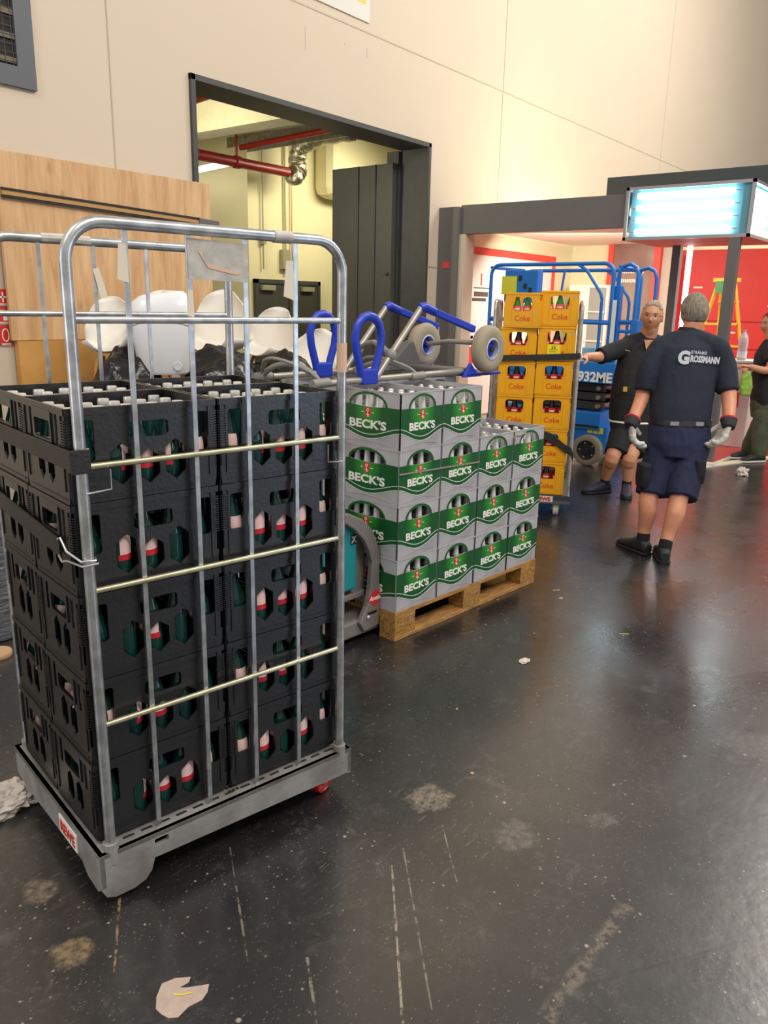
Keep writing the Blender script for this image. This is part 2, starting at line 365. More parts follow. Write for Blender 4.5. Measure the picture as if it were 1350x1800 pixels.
# foil duct
path=[Vector((8.95,7.6,3.80)),Vector((8.80,8.1,3.76)),Vector((8.74,8.40,3.66)),Vector((8.76,8.50,3.50)),Vector((8.80,8.50,3.36)),Vector((8.74,8.50,3.27)),Vector((8.60,8.48,3.28))]
pp=[]; 
for i in range(len(path)-1):
    for k in range(6): pp.append(path[i].lerp(path[i+1],k/6))
tag(MB().tube(pp,[0.12+0.012*math.sin(i*2.1) for i in range(len(pp))],16).build('foil_duct',M_FOIL,smooth=True,angle=60),'crumpled silver foil air duct bending down at the red pipe end','duct')
tag(MB().tube([Vector((8.95,7.55,3.80)),Vector((9.3,6.3,3.86))],0.11,14).build('air_duct',mat('duct_grey','#c9c2a4',0.5,0.3,bump=0.4,bscale=20),smooth=True),'pale air duct running back beside the cable tray','duct')
# cable trays
def tray(a,b,wd,name,label,c):
    a=Vector(a);b=Vector(b); r=empty(name,(a+b)/2); a-=r.location; b-=r.location; d=(b-a).normalized(); x=d.cross(Vector((0,0,1))).normalized()
    for s_ in (-1,1):
        m=MB(); m.beam(a+x*s_*wd/2,b+x*s_*wd/2,0.02,0.13); m.build('side_rail',c,r)
    m=MB(); n=int((b-a).length/0.16)
    for i in range(n): q=a.lerp(b,(i+0.5)/n); m.beam(q-x*wd/2,q+x*wd/2,0.03,0.02)
    m.build('rungs',c,r); tag(r,label,'cable tray'); return r
M_GALV=mat('galvanised','#b5af9a',0.4,0.7,var=0.3,vscale=20)
tray(Vector((8.06,8.95,3.62)),Vector((7.95,6.3,3.62)),0.35,'cable_tray','lower slotted cable tray under the back room ceiling',M_GALV)
for k,(x,z,r_,c) in enumerate(((7.25,3.72,0.05,'#4a453a'),(7.36,3.80,0.07,'#6b6555'),(7.62,3.78,0.06,'#8a8470'),(7.75,3.70,0.03,'#b5ae96'),(8.35,3.78,0.09,'#77715f'))):
    tag(MB().tube([(x,6.35,z),(x+0.02,7.6,z-0.02),(x,8.95,z)],r_,12).build('ceiling_pipe',mat('pipe_'+c[1:],c,0.45,0.4),smooth=True),['thin dark pipe right beside the pale concrete beam','grey brown pipe second from the concrete beam','pale grey pipe third from the concrete beam','thin cream pipe left of the slotted tray','thick brownish duct right of the slotted tray'][k],'pipe')
tray(Vector((7.45,8.9,3.95)),Vector((7.40,6.3,3.95)),0.45,'cable_tray','upper dark cable tray beside the pale beam',mat('dark_tray','#5b584b',0.5,0.6,var=0.4,vscale=14))
tray(Vector((8.55,8.9,4.05)),Vector((8.50,6.4,4.05)),0.5,'cable_tray','higher cable tray right of the slotted one',mat('dark_tray2','#77735f',0.5,0.6,var=0.4,vscale=14))
# fluorescent tube in the back room
r=empty('ceiling_light',Vector((7.75,9.3,3.3))); a=Vector((7.95,10.4,3.3))-r.location; b=Vector((7.62,8.65,3.3))-r.location
MB().tube([a,b],0.035,10).build('tube',mat('tube_glow','#ffffff',0.4,emit=(1,0.97,0.85),estr=6),r,True)
MB().beam(a+Vector((0,0,0.05)),b+Vector((0,0,0.05)),0.12,0.04).build('housing',mat('white_plastic','#e6e2d6'),r)
tag(r,'glowing fluorescent tube light below the red sprinkler main','ceiling light')
# ------------------------------------------------------------------ mineral water bottles, crates and roll container
M_BLK=mat('black_crate_plastic','#18191c',0.34,spec=0.85,var=0.25,vscale=6,bump=0.08,bscale=90)
M_MGL=mat('green_bottle_glass',(0.012,0.085,0.07),0.08,trans=0.55,ior=1.45)
M_CAP=mat('silver_cap','#e6e4dd',0.3,0.4); M_PINK=mat('pink_label','#e8c2bf',0.5); M_LRED=mat('red_label','#c22232',0.45)
def mineral_bottle():
    r=empty('water_bottle'); tag(r,'green glass bottle',"bottle")
    pr=[(0.001,0.004),(0.022,0.0),(0.029,0.004),(0.030,0.01),(0.030,0.098),(0.0285,0.112),(0.023,0.132),(0.0165,0.152),(0.0128,0.17),(0.0118,0.185),(0.0135,0.188),(0.0135,0.197),(0.001,0.199)]
    MB().lathe(pr,14).build('glass',M_MGL,r,True,50)
    lb=MB(); lb.lathe([(0.0306,0.060),(0.0306,0.075)],10,caps=False,arc=(-1.25,1.25)).use(1); lb.lathe([(0.0306,0.075),(0.0306,0.098),(0.0294,0.112),(0.0262,0.122)],10,caps=False,arc=(-1.1,1.1))
    lb.build('label',[M_LRED,M_PINK],r,True,80)
    MB().lathe([(0.0145,0.186),(0.0152,0.190),(0.0152,0.202),(0.0138,0.206),(0.001,0.2065)],14).build('cap',M_CAP,r,True,50)
    return r
WB=mineral_bottle()
CX,CYd,CHt=0.381,0.2835,0.2240
def hexslot(cx,z0,z1,w):
    return [(cx,z0),(cx+w/2,z0+0.022),(cx+w/2,z1-0.020),(cx,z1),(cx-w/2,z1-0.020),(cx-w/2,z0+0.022)]
def water_crate():
    r=empty('water_crate'); tag(r,'black crate','crate')
    b=MB(); t=0.005
    longh=[rrect(0.026,0.066,0.098,0.196,0.008),rrect(0.320,0.360,0.098,0.196,0.008),hexslot(0.128,0.034,0.136,0.054),hexslot(0.198,0.030,0.116,0.054),hexslot(0.268,0.032,0.134,0.054),rrect(0.150,0.252,0.144,0.184,0.010)]
    shrt=[rrect(0.092,0.196,0.142,0.188,0.006),hexslot(0.112,0.034,0.128,0.042),hexslot(0.176,0.034,0.128,0.042),rect(0.050,0.066,0.130,0.212),rect(0.222,0.238,0.130,0.212)]
    lo=lambda L_:[(0.006,0),(L_-0.006,0),(L_-0.002,0.02),(L_,0.05),(L_,CHt),(0,CHt),(0,0.05),(0.002,0.02)]
    b.plate(lo(CX),longh,t); b.plate(lo(CX),longh,t,T(CX,CYd,0)@Rz(PI))
    b.plate(lo(CYd),shrt,t,T(0,CYd,0)@Rz(-PI/2)); b.plate(lo(CYd),shrt,t,T(CX,0,0)@Rz(PI/2))
    b.box(0.004,CX-0.004,0.004,CYd-0.004,0.0,0.005)
    b=b.build('crate_body',M_BLK,r)
    k=MB()   # raised lip, frame lines and ribbed corner posts
    for (L_,M) in ((CX,Matrix()),(CX,T(CX,CYd,0)@Rz(PI)),(CYd,T(0,CYd,0)@Rz(-PI/2)),(CYd,T(CX,0,0)@Rz(PI/2))):
        k.box(0,L_,-0.003,0.0,0.208,CHt,M)
        for i in range(16): 
            z=0.10+i*0.0062
            k.box(0.0,0.018,-0.0035,0,z,z+0.003,M); k.box(L_-0.018,L_,-0.0035,0,z,z+0.003,M)
        k.box(0.018,0.021,-0.003,0,0.03,0.208,M); k.box(L_-0.021,L_-0.018,-0.003,0,0.03,0.208,M)
        k.box(0.02,L_-0.02,-0.0025,0,0.010,0.0125,M)
    k.build('rim_and_ribs',M_BLK,r)
    s=MB(); M=T(0,CYd,0)@Rz(-PI/2)
    for M in (T(0,CYd,0)@Rz(-PI/2),):
        s.plate(rrect(0.084,0.204,0.134,0.212,0.006),[rrect(0.093,0.195,0.142,0.187,0.006)],0.004,M@T(0,-0.004,0))
        s.box(0.090,0.198,0.002,0.012,0.187,0.210,M)
    s.build('hand_grip',M_BLK,r,bevel=0.0012)
    v=MB()
    for i in range(1,5): x=0.016+0.0708*i; v.box(x-0.0012,x+0.0012,0.005,CYd-0.005,0.02,0.095)
    for j in range(1,4): y=0.006+0.069*j; v.box(0.005,CX-0.005,y-0.0012,y+0.0012,0.02,0.095)
    v.build('divider',M_BLK,r)
    return r
WC=water_crate()
CO=Vector((0.953,1.654,0)); CA=-0.189
CM=T(CO.x,CO.y,0)@Rz(CA)
ZB,PK=0.169,0.2254
colx=[0.026+0.0,0.0]
names_l=["top","second","third","fourth","lowest"]
rnd=random.Random(3)
for ci in range(2):
    for cj in range(2):
        for lv in range(5):
            rank=names_l[4-lv]
            where=['left','right'][ci]+' '+['front','rear'][cj]
            if ci==1 and cj==1 and lv<4: vis=False
            else: vis=True
            if not vis: continue
            du=rnd.uniform(-0.0015,0.0015); dv=rnd.uniform(-0.0015,0.0015)
            if ci==1: du+=0.002
            p=CM@Vector((ci*0.3895+du, cj*0.2925+dv, ZB+lv*PK))
            rz=CA+(0.012 if (ci==0 and cj==0) else -0.006)+rnd.uniform(-0.003,0.003)
            if ci==0 and cj==0: rz=CA+0.006
            lab='black water crate, %s in the %s stack of the near roll container'%(rank,where)
            put(WC,USED,p,rz,lab,'black water crates in the roll container')
            Mc=T(*p)@Rz(rz)
            for i in range(5):
                for j in range(4):
                    if lv<4:
                        ok = (cj==0 and j==0) or (ci==0 and i==0) or (cj==0 and j==1 and i%2==0)
                        if not ok: continue
                    q=Mc@Vector((0.0515+0.0708*i, 0.0405+0.069*j, 0.006))
                    zt={4:0}.get(lv,0)
                    a=rnd.uniform(-PI,PI)
                    if rnd.random()<0.55: a=CA-PI/2+rnd.uniform(-0.9,0.9)
                    put(WB,USED,q,a,'green glass water bottle in the %s black crate of the %s stack'%(rank,where),'water bottles in the %s %s crate of the near container'%(rank,where))
# roll container itself
M_ZN=mat('zinc_tube','#d3d6d8',0.30,0.85,var=0.35,vscale=25); M_ZY=mat('zinc_rail','#d0caa8',0.34,0.85,var=0.3,vscale=25)
M_PLT=mat('grey_platform','#8e8c8a',0.55,var=0.28,vscale=9,bump=0.15,bscale=60,color2='#6f6b66')
M_WHT=mat('worn_label','#c9c4bc',0.7,var=0.25,vscale=30); M_STR=mat('black_strap','#2a2826',0.5,var=0.2,bump=0.2,bscale=200)
M_WHEEL=mat('grey_wheel','#b5aca2',0.5); M_RWH=mat('red_wheel','#c0202a',0.4)
def hoop(v, u0, u1, zt, z0, r, rc):
    pts=[(u0,v,z0),(u0,v,zt-rc)]
    for k in range(1,9): a=PI-PI/2*k/8; pts.append((u0+rc+rc*math.cos(a),v,zt-rc+rc*math.sin(a)))
    for k in range(0,9): a=PI/2-PI/2*k/8; pts.append((u1-rc+rc*math.cos(a),v,zt-rc+rc*math.sin(a)))
    pts.append((u1,v,z0)); return pts
def caster(parent,loc,rz,mw,rad=0.05,wd=0.032,swivel=0.0):
    r=empty('caster',loc,rz,parent)
    MB().lathe([(0.010,-wd/2),(rad*0.55,-wd/2),(rad*0.6,-wd/2*0.7),(rad*0.8,-wd/2*0.7),(rad*0.85,-wd/2),(rad*0.97,-wd/2*0.8),(rad,0),(rad*0.97,wd/2*0.8),(rad*0.85,wd/2),(rad*0.8,wd/2*0.7),(rad*0.6,wd/2*0.7),(rad*0.55,wd/2),(0.010,wd/2)],24,T(0,0,rad)@Rx(PI/2)).build('wheel',mw,r,True)
    f=MB()
    for s_ in (-1,1): f.plate([(-0.012,rad-0.01),(0.012,rad-0.01),(0.035,rad*2+0.012),(-0.02,rad*2+0.012)],[],0.003,T(0,s_*(wd/2+0.004)-0.0015,0))
    f.box(-0.025,0.04,-wd/2-0.006,wd/2+0.006,rad*2+0.010,rad*2+0.018); f.cyl((0,-wd/2-0.01,rad),(0,wd/2+0.01,rad),0.007,10)
    f.build('fork',M_ZN,r); return r
RC=empty('roll_container',CO,CA); tag(RC,'grey based wire roll container loaded with black water crates, nearest the camera','roll container')
MB().tube(hoop(-0.028,0.020,0.768,1.697,0.150,0.0135,0.085),0.0135,14).build('front_hoop',M_ZN,RC,True,60)
MB().tube(hoop(0.618,0.020,0.790,1.697,0.150,0.0135,0.085),0.0135,14).build('rear_hoop',M_ZN,RC,True,60)
for v,u0,u1,sd in ((-0.028,0.020,0.768,-1),(0.618,0.020,0.790,1)):
    for z,rr in ((1.490,0.0085),(1.164,0.0075),(0.864,0.0075),(0.511,0.0075)):
        MB().tube([(u0,v,z),(u1,v,z)],rr,10).build('cross_rail',M_ZN if z>1.4 else M_ZY,RC,True,60)
for u in (0.157,0.312,0.466,0.617): MB().box(u-0.0065,u+0.0065,-0.024,-0.018,0.150,1.685).build('upright_bar',M_ZN,RC,bevel=0.001)
for u in (0.180,0.338,0.502,0.650): MB().box(u-0.0055,u+0.0055,0.612,0.618,0.150,1.685).build('upright_bar',M_ZN,RC,bevel=0.001)
# platform
pl=MB(); 
pl.box(-0.018,0.803,-0.045,0.640,0.145,0.158)
def apron(length,ends,M):   # skirt with deeper corner legs
    zt=0.158; e_=ends[0]; o=[(0,zt),(0,e_+0.035),(0.012,e_+0.010),(0.035,e_),(0.09,e_),(0.120,e_+0.010)]
    o+=[(0.138,e_+0.030),(0.148,0.085),(length-0.115,0.075),(length-0.10,ends[1]),(length,ends[1]),(length,zt)]
    pl.plate(o[::-1],[rrect(0.15,0.19,0.120,0.140,0.004,2)],0.014,M)
apron(0.821,(0.022,0.074),T(-0.018,-0.045,0))
apron(0.821,(0.040,0.074),T(0.803,0.640,0)@Rz(PI))
pl.plate([(0,0.158),(0,0.074),(0.10,0.06),(0.55,0.07),(0.59,0.045),(0.660,0.040),(0.685,0.060),(0.685,0.158)][::-1],[],0.014,T(-0.018,0.640,0)@Rz(-PI/2)@T(0,0,0))
pl.plate([(0,0.158),(0,0.07),(0.11,0.07),(0.685,0.07),(0.685,0.158)][::-1],[],0.014,T(0.803,-0.045,0)@Rz(PI/2))
for (u,v) in ((0.02,-0.028),(0.768,-0.028),(0.02,0.618),(0.79,0.618)): pl.cyl((u,v,0.12),(u,v,0.178),0.020,12)
pl.build('platform',M_PLT,RC,bevel=0.003)
sl=MB()
for i in range(14): 
    u=0.06+i*0.051; sl.box(u,u+0.030,-0.014,-0.007,0.1582,0.1600)
for i in range(3):
    for j in range(4): sl.box(0.380+i*0.012,0.388+i*0.012,-0.012+j*0.02,0.000+j*0.02,0.1582,0.1590)
sl.build('drain_slot',mat('slot_dark','#1c1a18',0.8),RC)
caster(RC,(0.735,0.02,0.0),0.45,M_RWH,0.058,0.036)
caster(RC,(0.06,0.06,0.0),1.3,M_WHEEL,0.058,0.036)
caster(RC,(0.06,0.53,0.0),1.5,M_WHEEL,0.058,0.036)
caster(RC,(0.735,0.56,0.0),0.2,M_RWH,0.058,0.036)
# sign on the short side
sg=MB().box(-0.0215,-0.018,0.110,0.242,0.078,0.132).build('maker_plate',mat('plate_white','#e8e2d8',0.5),RC)
text_obj(text_mesh('REWE',0.046,0.0006,mat('sign_red','#c8321f',0.5),0.001,width=0.105),'lettering',sg,(-0.0225,0.176,0.105),-PI/2)
# labels, torn tags, wire loops
lbp=MB(); P=[(0.308,1.585),(0.470,1.582),(0.474,1.60),(0.468,1.63),(0.472,1.672),(0.306,1.678)]
lbp.plate(P,[],0.0025,T(0,-0.0265,0)); lbp=lbp.build('label_plate',M_WHT,RC); lbp['label']='worn grey and pink paper label'
MB().plate([(0.345,1.655),(0.35,1.625),(0.40,1.612),(0.452,1.605),(0.44,1.598),(0.36,1.612),(0.335,1.648)],[],0.001,T(0,-0.0277,0)).build('glue_patch',mat('glue','#d9b79c',0.7),lbp)
for (u,z0,z1,wd,lean) in ((0.150,1.575,1.655,0.018,0.004),(0.598,1.545,1.640,0.022,0.006),(0.312,1.50,1.56,0.012,0.002),(0.0,1.50,1.50,0,0)):
    if wd: MB().plate([(u-wd,z0+lean),(u+wd*0.5,z0-0.004),(u+wd*0.35,z1),(u-wd*0.6,z1)],[],0.0012,T(0,-0.028,0)).build('paper_tag',mat('paper_tag','#e2d8c4',0.7),RC)
MB().plate([(0.330,1.62),(0.350,1.535),(0.372,1.54),(0.348,1.625)],[],0.0012,T(0,0.608,0)).build('paper_tag',mat('paper_tag','#e2d8c4',0.7),RC)
for (u0,u1) in ((0.19,0.33),): MB().tube([(u0,0.618,1.698),((u0+u1)/2,0.618,1.6995),(u1,0.618,1.697)],0.0145,10).build('tape_remnant',M_WHT,RC,True)
MB().tube([(0.545,-0.028,1.6965),(0.60,-0.028,1.697)],[0.0155,0.0155],12).build('tape_remnant',M_WHT,RC,True)
MB().tube([(0.768,-0.028,1.35),(0.768,-0.028,1.43)],0.0145,12).build('tape_remnant',mat('glue','#d9b79c',0.7),RC,True)
for (a,b_,zt,zb) in ((0.022,0.082,1.155,1.108),(0.768,0.712,1.150,1.100)):
    MB().tube([(a,-0.040,zb-0.004),(b_,-0.040,zb),(b_,-0.040,zt)],0.0022,8).build('wire_loop',M_ZN,RC,True)
# straps (belts hooked on the container, lifted off separately)
st=MB(); st.box(-0.010,-0.007,-0.02,0.60,1.160,1.207); st.box(-0.009,0.036,-0.047,-0.043,1.152,1.207); st.box(-0.011,-0.007,-0.047,-0.018,1.156,1.207); st.box(-0.010,0.02,0.598,0.602,1.158,1.205)
o=st.build('strap',M_STR,bevel=0.001); o.location=CO; o.rotation_euler=(0,0,CA); tag(o,'wide black strap hooked round the left post of the near roll container, upper of two','strap','straps across the near roll container')
s2=empty('strap',CO,CA); tag(s2,'lower black strap with a wire hook on the near roll container','strap','straps across the near roll container')
st=MB(); st.add([(-0.008,0.07,0.932),(-0.008,0.07,0.978),(-0.008,0.60,0.962),(-0.008,0.60,1.012),(-0.012,0.07,0.932),(-0.012,0.07,0.978),(-0.012,0.60,0.962),(-0.012,0.60,1.012)],[(0,1,3,2),(4,6,7,5),(0,4,5,1),(2,3,7,6),(0,2,6,4),(1,5,7,3)]); st.build('webbing',M_STR,s2)
MB().tube([(-0.012,0.075,0.975),(-0.014,0.05,0.985),(-0.012,0.02,0.958),(0.0,-0.04,0.945),(0.03,-0.047,0.945),(0.036,-0.03,0.945)],0.0032,8).build('wire_hook',M_ZN,s2,True)
MB().tube([(-0.012,0.075,0.935),(-0.014,0.05,0.925),(-0.012,0.02,0.935),(0.0,-0.044,0.935),(0.036,-0.047,0.937)],0.0032,8).build('wire_hook',M_ZN,s2,True)
# ------------------------------------------------------------------ beer pallet
PO=Vector((2.7612,2.0635,0)); PA=-0.0846; PM=T(*PO)@Rz(PA)
M_PINE=mat('pallet_wood','#b98a4c',0.75,var=0.0,color2='#8f6430',vscale=14,bump=0.5,bscale=40,stretch=(1,6,6)); M_BLOCK=mat('pallet_block','#b5843f',0.85,color2='#7d5a2c',vscale=60,bump=0.6,bscale=120)
pal=empty('wooden_pallet',PO,PA); tag(pal,'worn wooden euro pallet under the stack of green and grey beer crates','pallet')
for (v0,v1) in ((0,0.1),(0.35,0.45),(0.70,0.80)):
    MB().box(0,1.2,v0,v1,0.0,0.022).build('bottom_board',M_PINE,pal,bevel=0.002)
for v0,v1 in ((0,0.145),(0.165,0.265),(0.3275,0.4725),(0.535,0.635),(0.655,0.80)):
    MB().box(0,1.2,v0,v1,0.122,0.144).build('top_board',M_PINE,pal,bevel=0.002)
for u0,u1 in ((0,0.145),(0.5275,0.6725),(1.055,1.2)):
    MB().box(u0,u1,0,0.8,0.100,0.122).build('cross_board',M_PINE,pal,bevel=0.002)
    for v0,v1 in ((0,0.1),(0.35,0.45),(0.70,0.80)):
        MB().box(u0,u1,v0,v1,0.022,0.100).build('block',M_BLOCK,pal,bevel=0.003)
# bottle
M_BGL=mat('beer_bottle_glass',(0.01,0.06,0.02),0.1,trans=0.4); M_FOILW=mat('silver_foil','#d9d8d4',0.35,0.4)
bb=empty('beer_bottle'); tag(bb,'green beer bottle','bottle')
MB().lathe([(0.001,0.004),(0.028,0.0),(0.030,0.008),(0.030,0.125),(0.026,0.145),(0.018,0.165),(0.0145,0.18),(0.0135,0.222),(0.001,0.225)],12).build('glass',M_BGL,bb,True,50)
MB().lathe([(0.0185,0.165),(0.0152,0.18),(0.0142,0.218)],12,caps=False).build('neck_foil',M_FOILW,bb,True,80)
MB().lathe([(0.0150,0.217),(0.0150,0.223),(0.012,0.228),(0.001,0.229)],12).build('crown_cap',M_FOILW,bb,True,50)
M_BG=mat('grey_crate_plastic','#b3b1b3',0.42,var=0.12,vscale=7,color2='#9c9a9e')
def green_print():
    m=bpy.data.materials.new('green_print'); m.use_nodes=True; nt=m.node_tree; b=nt.nodes['Principled BSDF']; b.inputs['Roughness'].default_value=0.3
    tc=nt.nodes.new('ShaderNodeTexCoord'); mp=nt.nodes.new('ShaderNodeMapping'); mp.inputs['Scale'].default_value=(11,0.0,11); mp.inputs['Location'].default_value=(0,0,-0.75)
    g=nt.nodes.new('ShaderNodeTexGradient'); g.gradient_type='SPHERICAL'; mx=nt.nodes.new('ShaderNodeMix'); mx.data_type='RGBA'
    nt.links.new(tc.outputs['Object'],mp.inputs[0]); nt.links.new(mp.outputs[0],g.inputs[0]); nt.links.new(g.outputs['Fac'],mx.inputs[0])
    mx.inputs[6].default_value=(*hx('#0d5226'),1); mx.inputs[7].default_value=(*hx('#38a52e'),1); nt.links.new(mx.outputs[2],b.inputs['Base Color']); return m
M_GR=green_print(); M_WTX=mat('print_white','#eceae2',0.5); M_RTX=mat('print_red','#cf2a2c',0.5); M_DG=mat('print_dark_green','#173a24',0.4)
BH=0.2545
def arch(cx,w,zb,zt,n=10,sag=0.006):
    p=[(cx+w/2*math.cos(PI*i/n), zb+(zt-zb)*math.sin(PI*i/n)) for i in range(n+1)]
    p+=[(cx-w/2+w*i/6, zb-sag*math.sin(PI*i/6)) for i in range(1,6)]; return p
def bands(L_,w):
    cx=L_/2; n=16; x0=0.003; x1=L_-0.003; zs=0.184
    bot=[(x0+(x1-x0)*i/n, 0.076-0.042*math.sin(PI*i/n)**1.5) for i in range(n+1)]
    ww=w/2+0.009; ou=[(cx+ww*math.cos(PI*i/12), zs+0.062*math.sin(PI*i/12)) for i in range(13)]
    outer=bot+[(x1,zs)]+ou+[(x0,zs)]
    return outer,bot
BT1=text_mesh("BECK'S",0.047,0.0005,M_WTX,0.0017,0.0,width=0.178); BT2=text_mesh("BECK'S",0.052,0.0005,M_WTX,0.0018,0.0,width=0.232)
def key_mesh():
    m=MB(); sh=[(-0.011,0.017),(-0.011,-0.006),(0,-0.017),(0.011,-0.006),(0.011,0.017)]
    m.plate(sh,[],0.0006); m.use(1)
    m.tube([(0.004*math.cos(a*PI/4),-0.0006,0.009+0.004*math.sin(a*PI/4)) for a in range(8)],0.0011,4,closed=True)
    m.box(-0.001,0.001,-0.0009,0,-0.012,0.005); m.box(0.001,0.006,-0.0009,0,-0.011,-0.009); m.box(0.001,0.006,-0.0009,0,-0.006,-0.004); m.box(-0.006,-0.001,-0.0009,0,-0.006,-0.004)
    m.box(-0.024,-0.014,-0.0006,0,0.001,0.003); m.box(0.014,0.024,-0.0006,0,0.001,0.003)
    return m.mesh('emblem',[M_RTX,M_WTX])
KEY=key_mesh()
def beer_crate():
    r=empty('beer_crate'); tag(r,'crate','crate')
    LX,LY=0.296,0.396; b=MB(); t=0.006
    def body_outline(L_): return rect(0,L_,0,BH)
    sides=((LX,0.172,Matrix()),(LX,0.172,T(LX,LY,0)@Rz(PI)),(LY,0.225,T(0,LY,0)@Rz(-PI/2)),(LY,0.225,T(LX,0,0)@Rz(PI/2)))
    for L_,w_,M in sides:
        b.plate(body_outline(L_),[arch(L_/2,w_,0.184,0.236)],t,M)
        b.box(0,L_,-0.0015,0,BH-0.006,BH,M)
        for i in range(12):   # moulded arc near the foot
            x0=L_*0.12+L_*0.76*i/12; x1=x0+L_*0.76/12; z=lambda x:0.012+0.012*math.sin(PI*(x-L_*0.12)/(L_*0.76))
            b.beam((x0,-0.0005,z(x0)),(x1,-0.0005,z(x1)),0.002,0.002,(0,1,0),M)
    b.box(t,LX-t,t,LY-t,0,0.006)
    b.build('crate_body',M_BG,r)
    v=MB()
    for i in range(1,4): x=LX*i/4; v.box(x-0.002,x+0.002,t,LY-t,0.02,0.170)
    for j in range(1,6): y=LY*j/6; v.box(t,LX-t,y-0.002,y+0.002,0.02,0.170)
    v.build('divider',M_BG,r)
    for k,(L_,w_,M) in enumerate((sides[0],sides[2])):
        o,bot=bands(L_,w_)
        sh=T(-L_/2,0,-0.09); p=MB(); p.plate(o,[arch(L_/2,w_-0.004,0.184,0.234)],0.0006,sh)
        p=p.build('printed_panel',M_GR,r); p.matrix_local=M@T(L_/2,-0.0007,0.09)
        s=MB()
        for dz,h in ((0.018,0.0028),(-0.001,0.0024)):
            s.plate([(x,z+dz) for x,z in bot]+[(x,z+dz+h) for x,z in bot[::-1]],[],0.0004,sh)
        s=s.build('white_stripe',M_WTX,p); s.location=(0,-0.0008,0)
        text_obj(BT1 if k==0 else BT2,'lettering',p,(0,-0.0012,0.012+(-0.002 if k else 0)))
        e=text_obj(KEY,'key_emblem',p,(0,-0.0010,0.060)); e.scale=(1.5,1,1.35) if k==0 else (1.7,1,1.45)
    return r
BCR=beer_crate()
rnd=random.Random(11)
rk={3:['bottom','third','second','top'],2:['bottom','middle','top']}
for i in range(4):
    for j in range(2):
        nl = 4 if (i<2 or (i==2 and j==1)) else 3
        colname=['first','second','third','last'][i]; rown='front' if j==0 else 'rear'
        for l in range(nl):
            if j==1 and 0<i and l<2 : continue
            if j==1 and i>0 and l<nl-2: continue
            q=PM@Vector((i*0.3+0.002+rnd.uniform(-0.001,0.001), j*0.4+0.002+rnd.uniform(-0.001,0.001), 0.1445+l*0.2549))
            rank=(['bottom','third','second','top'] if nl==4 else ['bottom','middle','top'])[l]
            put(BCR,USED,q,PA+rnd.uniform(-0.003,0.003),'grey and green beer crate, %s crate of the %s %s stack on the pallet'%(rank,colname,rown),'beer crates stacked on the pallet')
            Mc=T(*q)@Rz(PA)
            for a in range(4):
                for b_ in range(6):
                    if l<nl-1 and not ((j==0 and b_==0) or (i==0 and a==0)): continue
                    put(bb,USED,Mc@Vector((0.037+0.074*a,0.033+0.066*b_,0.0065)),0,'green beer bottle in the %s crate of the %s %s pallet stack'%(rank,colname,rown),'beer bottles in the %s crate, %s %s stack'%(rank,colname,rown))
tg=MB(); tg.tube([(0,-0.004,0),(0.01,-0.012,-0.02),(0.004,-0.014,-0.045),(0.016,-0.008,-0.03),(0.02,-0.004,0.004),(0.05,-0.003,0.0),(0.12,-0.003,0.004)],0.003,6)
o=tg.build('twine_tuft',mat('twine','#a89a82',0.9),smooth=True); o.location=PM@Vector((0.885,-0.003,0.885)); o.rotation_euler=(0,0,PA); tag(o,'frayed twine knotted on the top crate rim at the right pallet end','twine')
o=MB().box(0,0.60,0,0.001,0,0.008).build('packing_twine',mat('twine2','#8d8378',0.8)); o.location=PM@Vector((0,-0.004,0.80)); o.rotation_euler=(0,0.03,PA); tag(o,'thin packing band running across the second layer of beer crates','band')
# ---- pallet jack
M_JG=mat('jack_grey','#7f7974',0.45,0.1,var=0.12); M_TEAL=mat('teal_housing','#11868a',0.4); M_BLKP=mat('black_plastic','#1d1d1e',0.45)
jk=empty('pallet_jack',PO,PA); tag(jk,'grey electric pallet jack with a teal battery case under the beer pallet','pallet jack')
a=MB()
arcp=[(-0.30,0.655),(-0.20,0.640),(-0.12,0.60),(-0.06,0.545),(-0.02,0.47),(-0.004,0.40),(0.0,0.06),(-0.10,0.05),(-0.13,0.10),(-0.085,0.17),(-0.065,0.25),(-0.055,0.38),(-0.075,0.44),(-0.11,0.50),(-0.17,0.56),(-0.23,0.60),(-0.30,0.615)]
a.plate(arcp,[],0.030,T(0,0.10,0)); a.build('side_guard',M_JG,jk,bevel=0.006)
a=MB(); a.plate(arcp,[],0.030,T(0,0.60,0)); a.build('side_guard',M_JG,jk,bevel=0.006)
a=MB(); a.box(-0.125,-0.03,0.17,0.60,0.20,0.56); a.build('mast',M_JG,jk,bevel=0.01)
MB().box(-0.34,-0.12,0.135,0.59,0.26,0.590).build('battery_case',M_TEAL,jk,bevel=0.012)
MB().box(-0.36,0.02,0.12,0.65,0.03,0.11).build('chassis',M_JG,jk,bevel=0.012)
MB().box(-0.34,-0.04,0.15,0.62,0.205,0.235).build('battery_tray',M_JG,jk,bevel=0.006)
for v in (0.16,0.49): MB().box(0.0,1.12,v,v+0.15,0.045,0.088).build('fork',M_JG,jk,bevel=0.01)
for v in (0.20,0.55): MB().lathe([(0.01,-0.03),(0.055,-0.03),(0.06,-0.02),(0.06,0.02),(0.055,0.03),(0.01,0.03)],20,T(-0.22,v,0.062)@Rx(PI/2)).build('wheel',M_BLKP,jk,True)
MB().ball((-0.075,0.098,0.115),0.014,0.006,0.014).build('bolt',M_ZN,jk,True)
dm=MB().plate([(-0.055,0.0),(0,-0.045),(0.055,0.0),(0,0.045)],[],0.001).build('diamond_sticker',M_RTX,jk); dm.location=(-0.032,0.0985,0.205)
text_obj(text_mesh('Ameise',0.030,0.0003,M_WTX,0.001,0.3,width=0.085),'lettering',dm,(0,-0.0005,0))
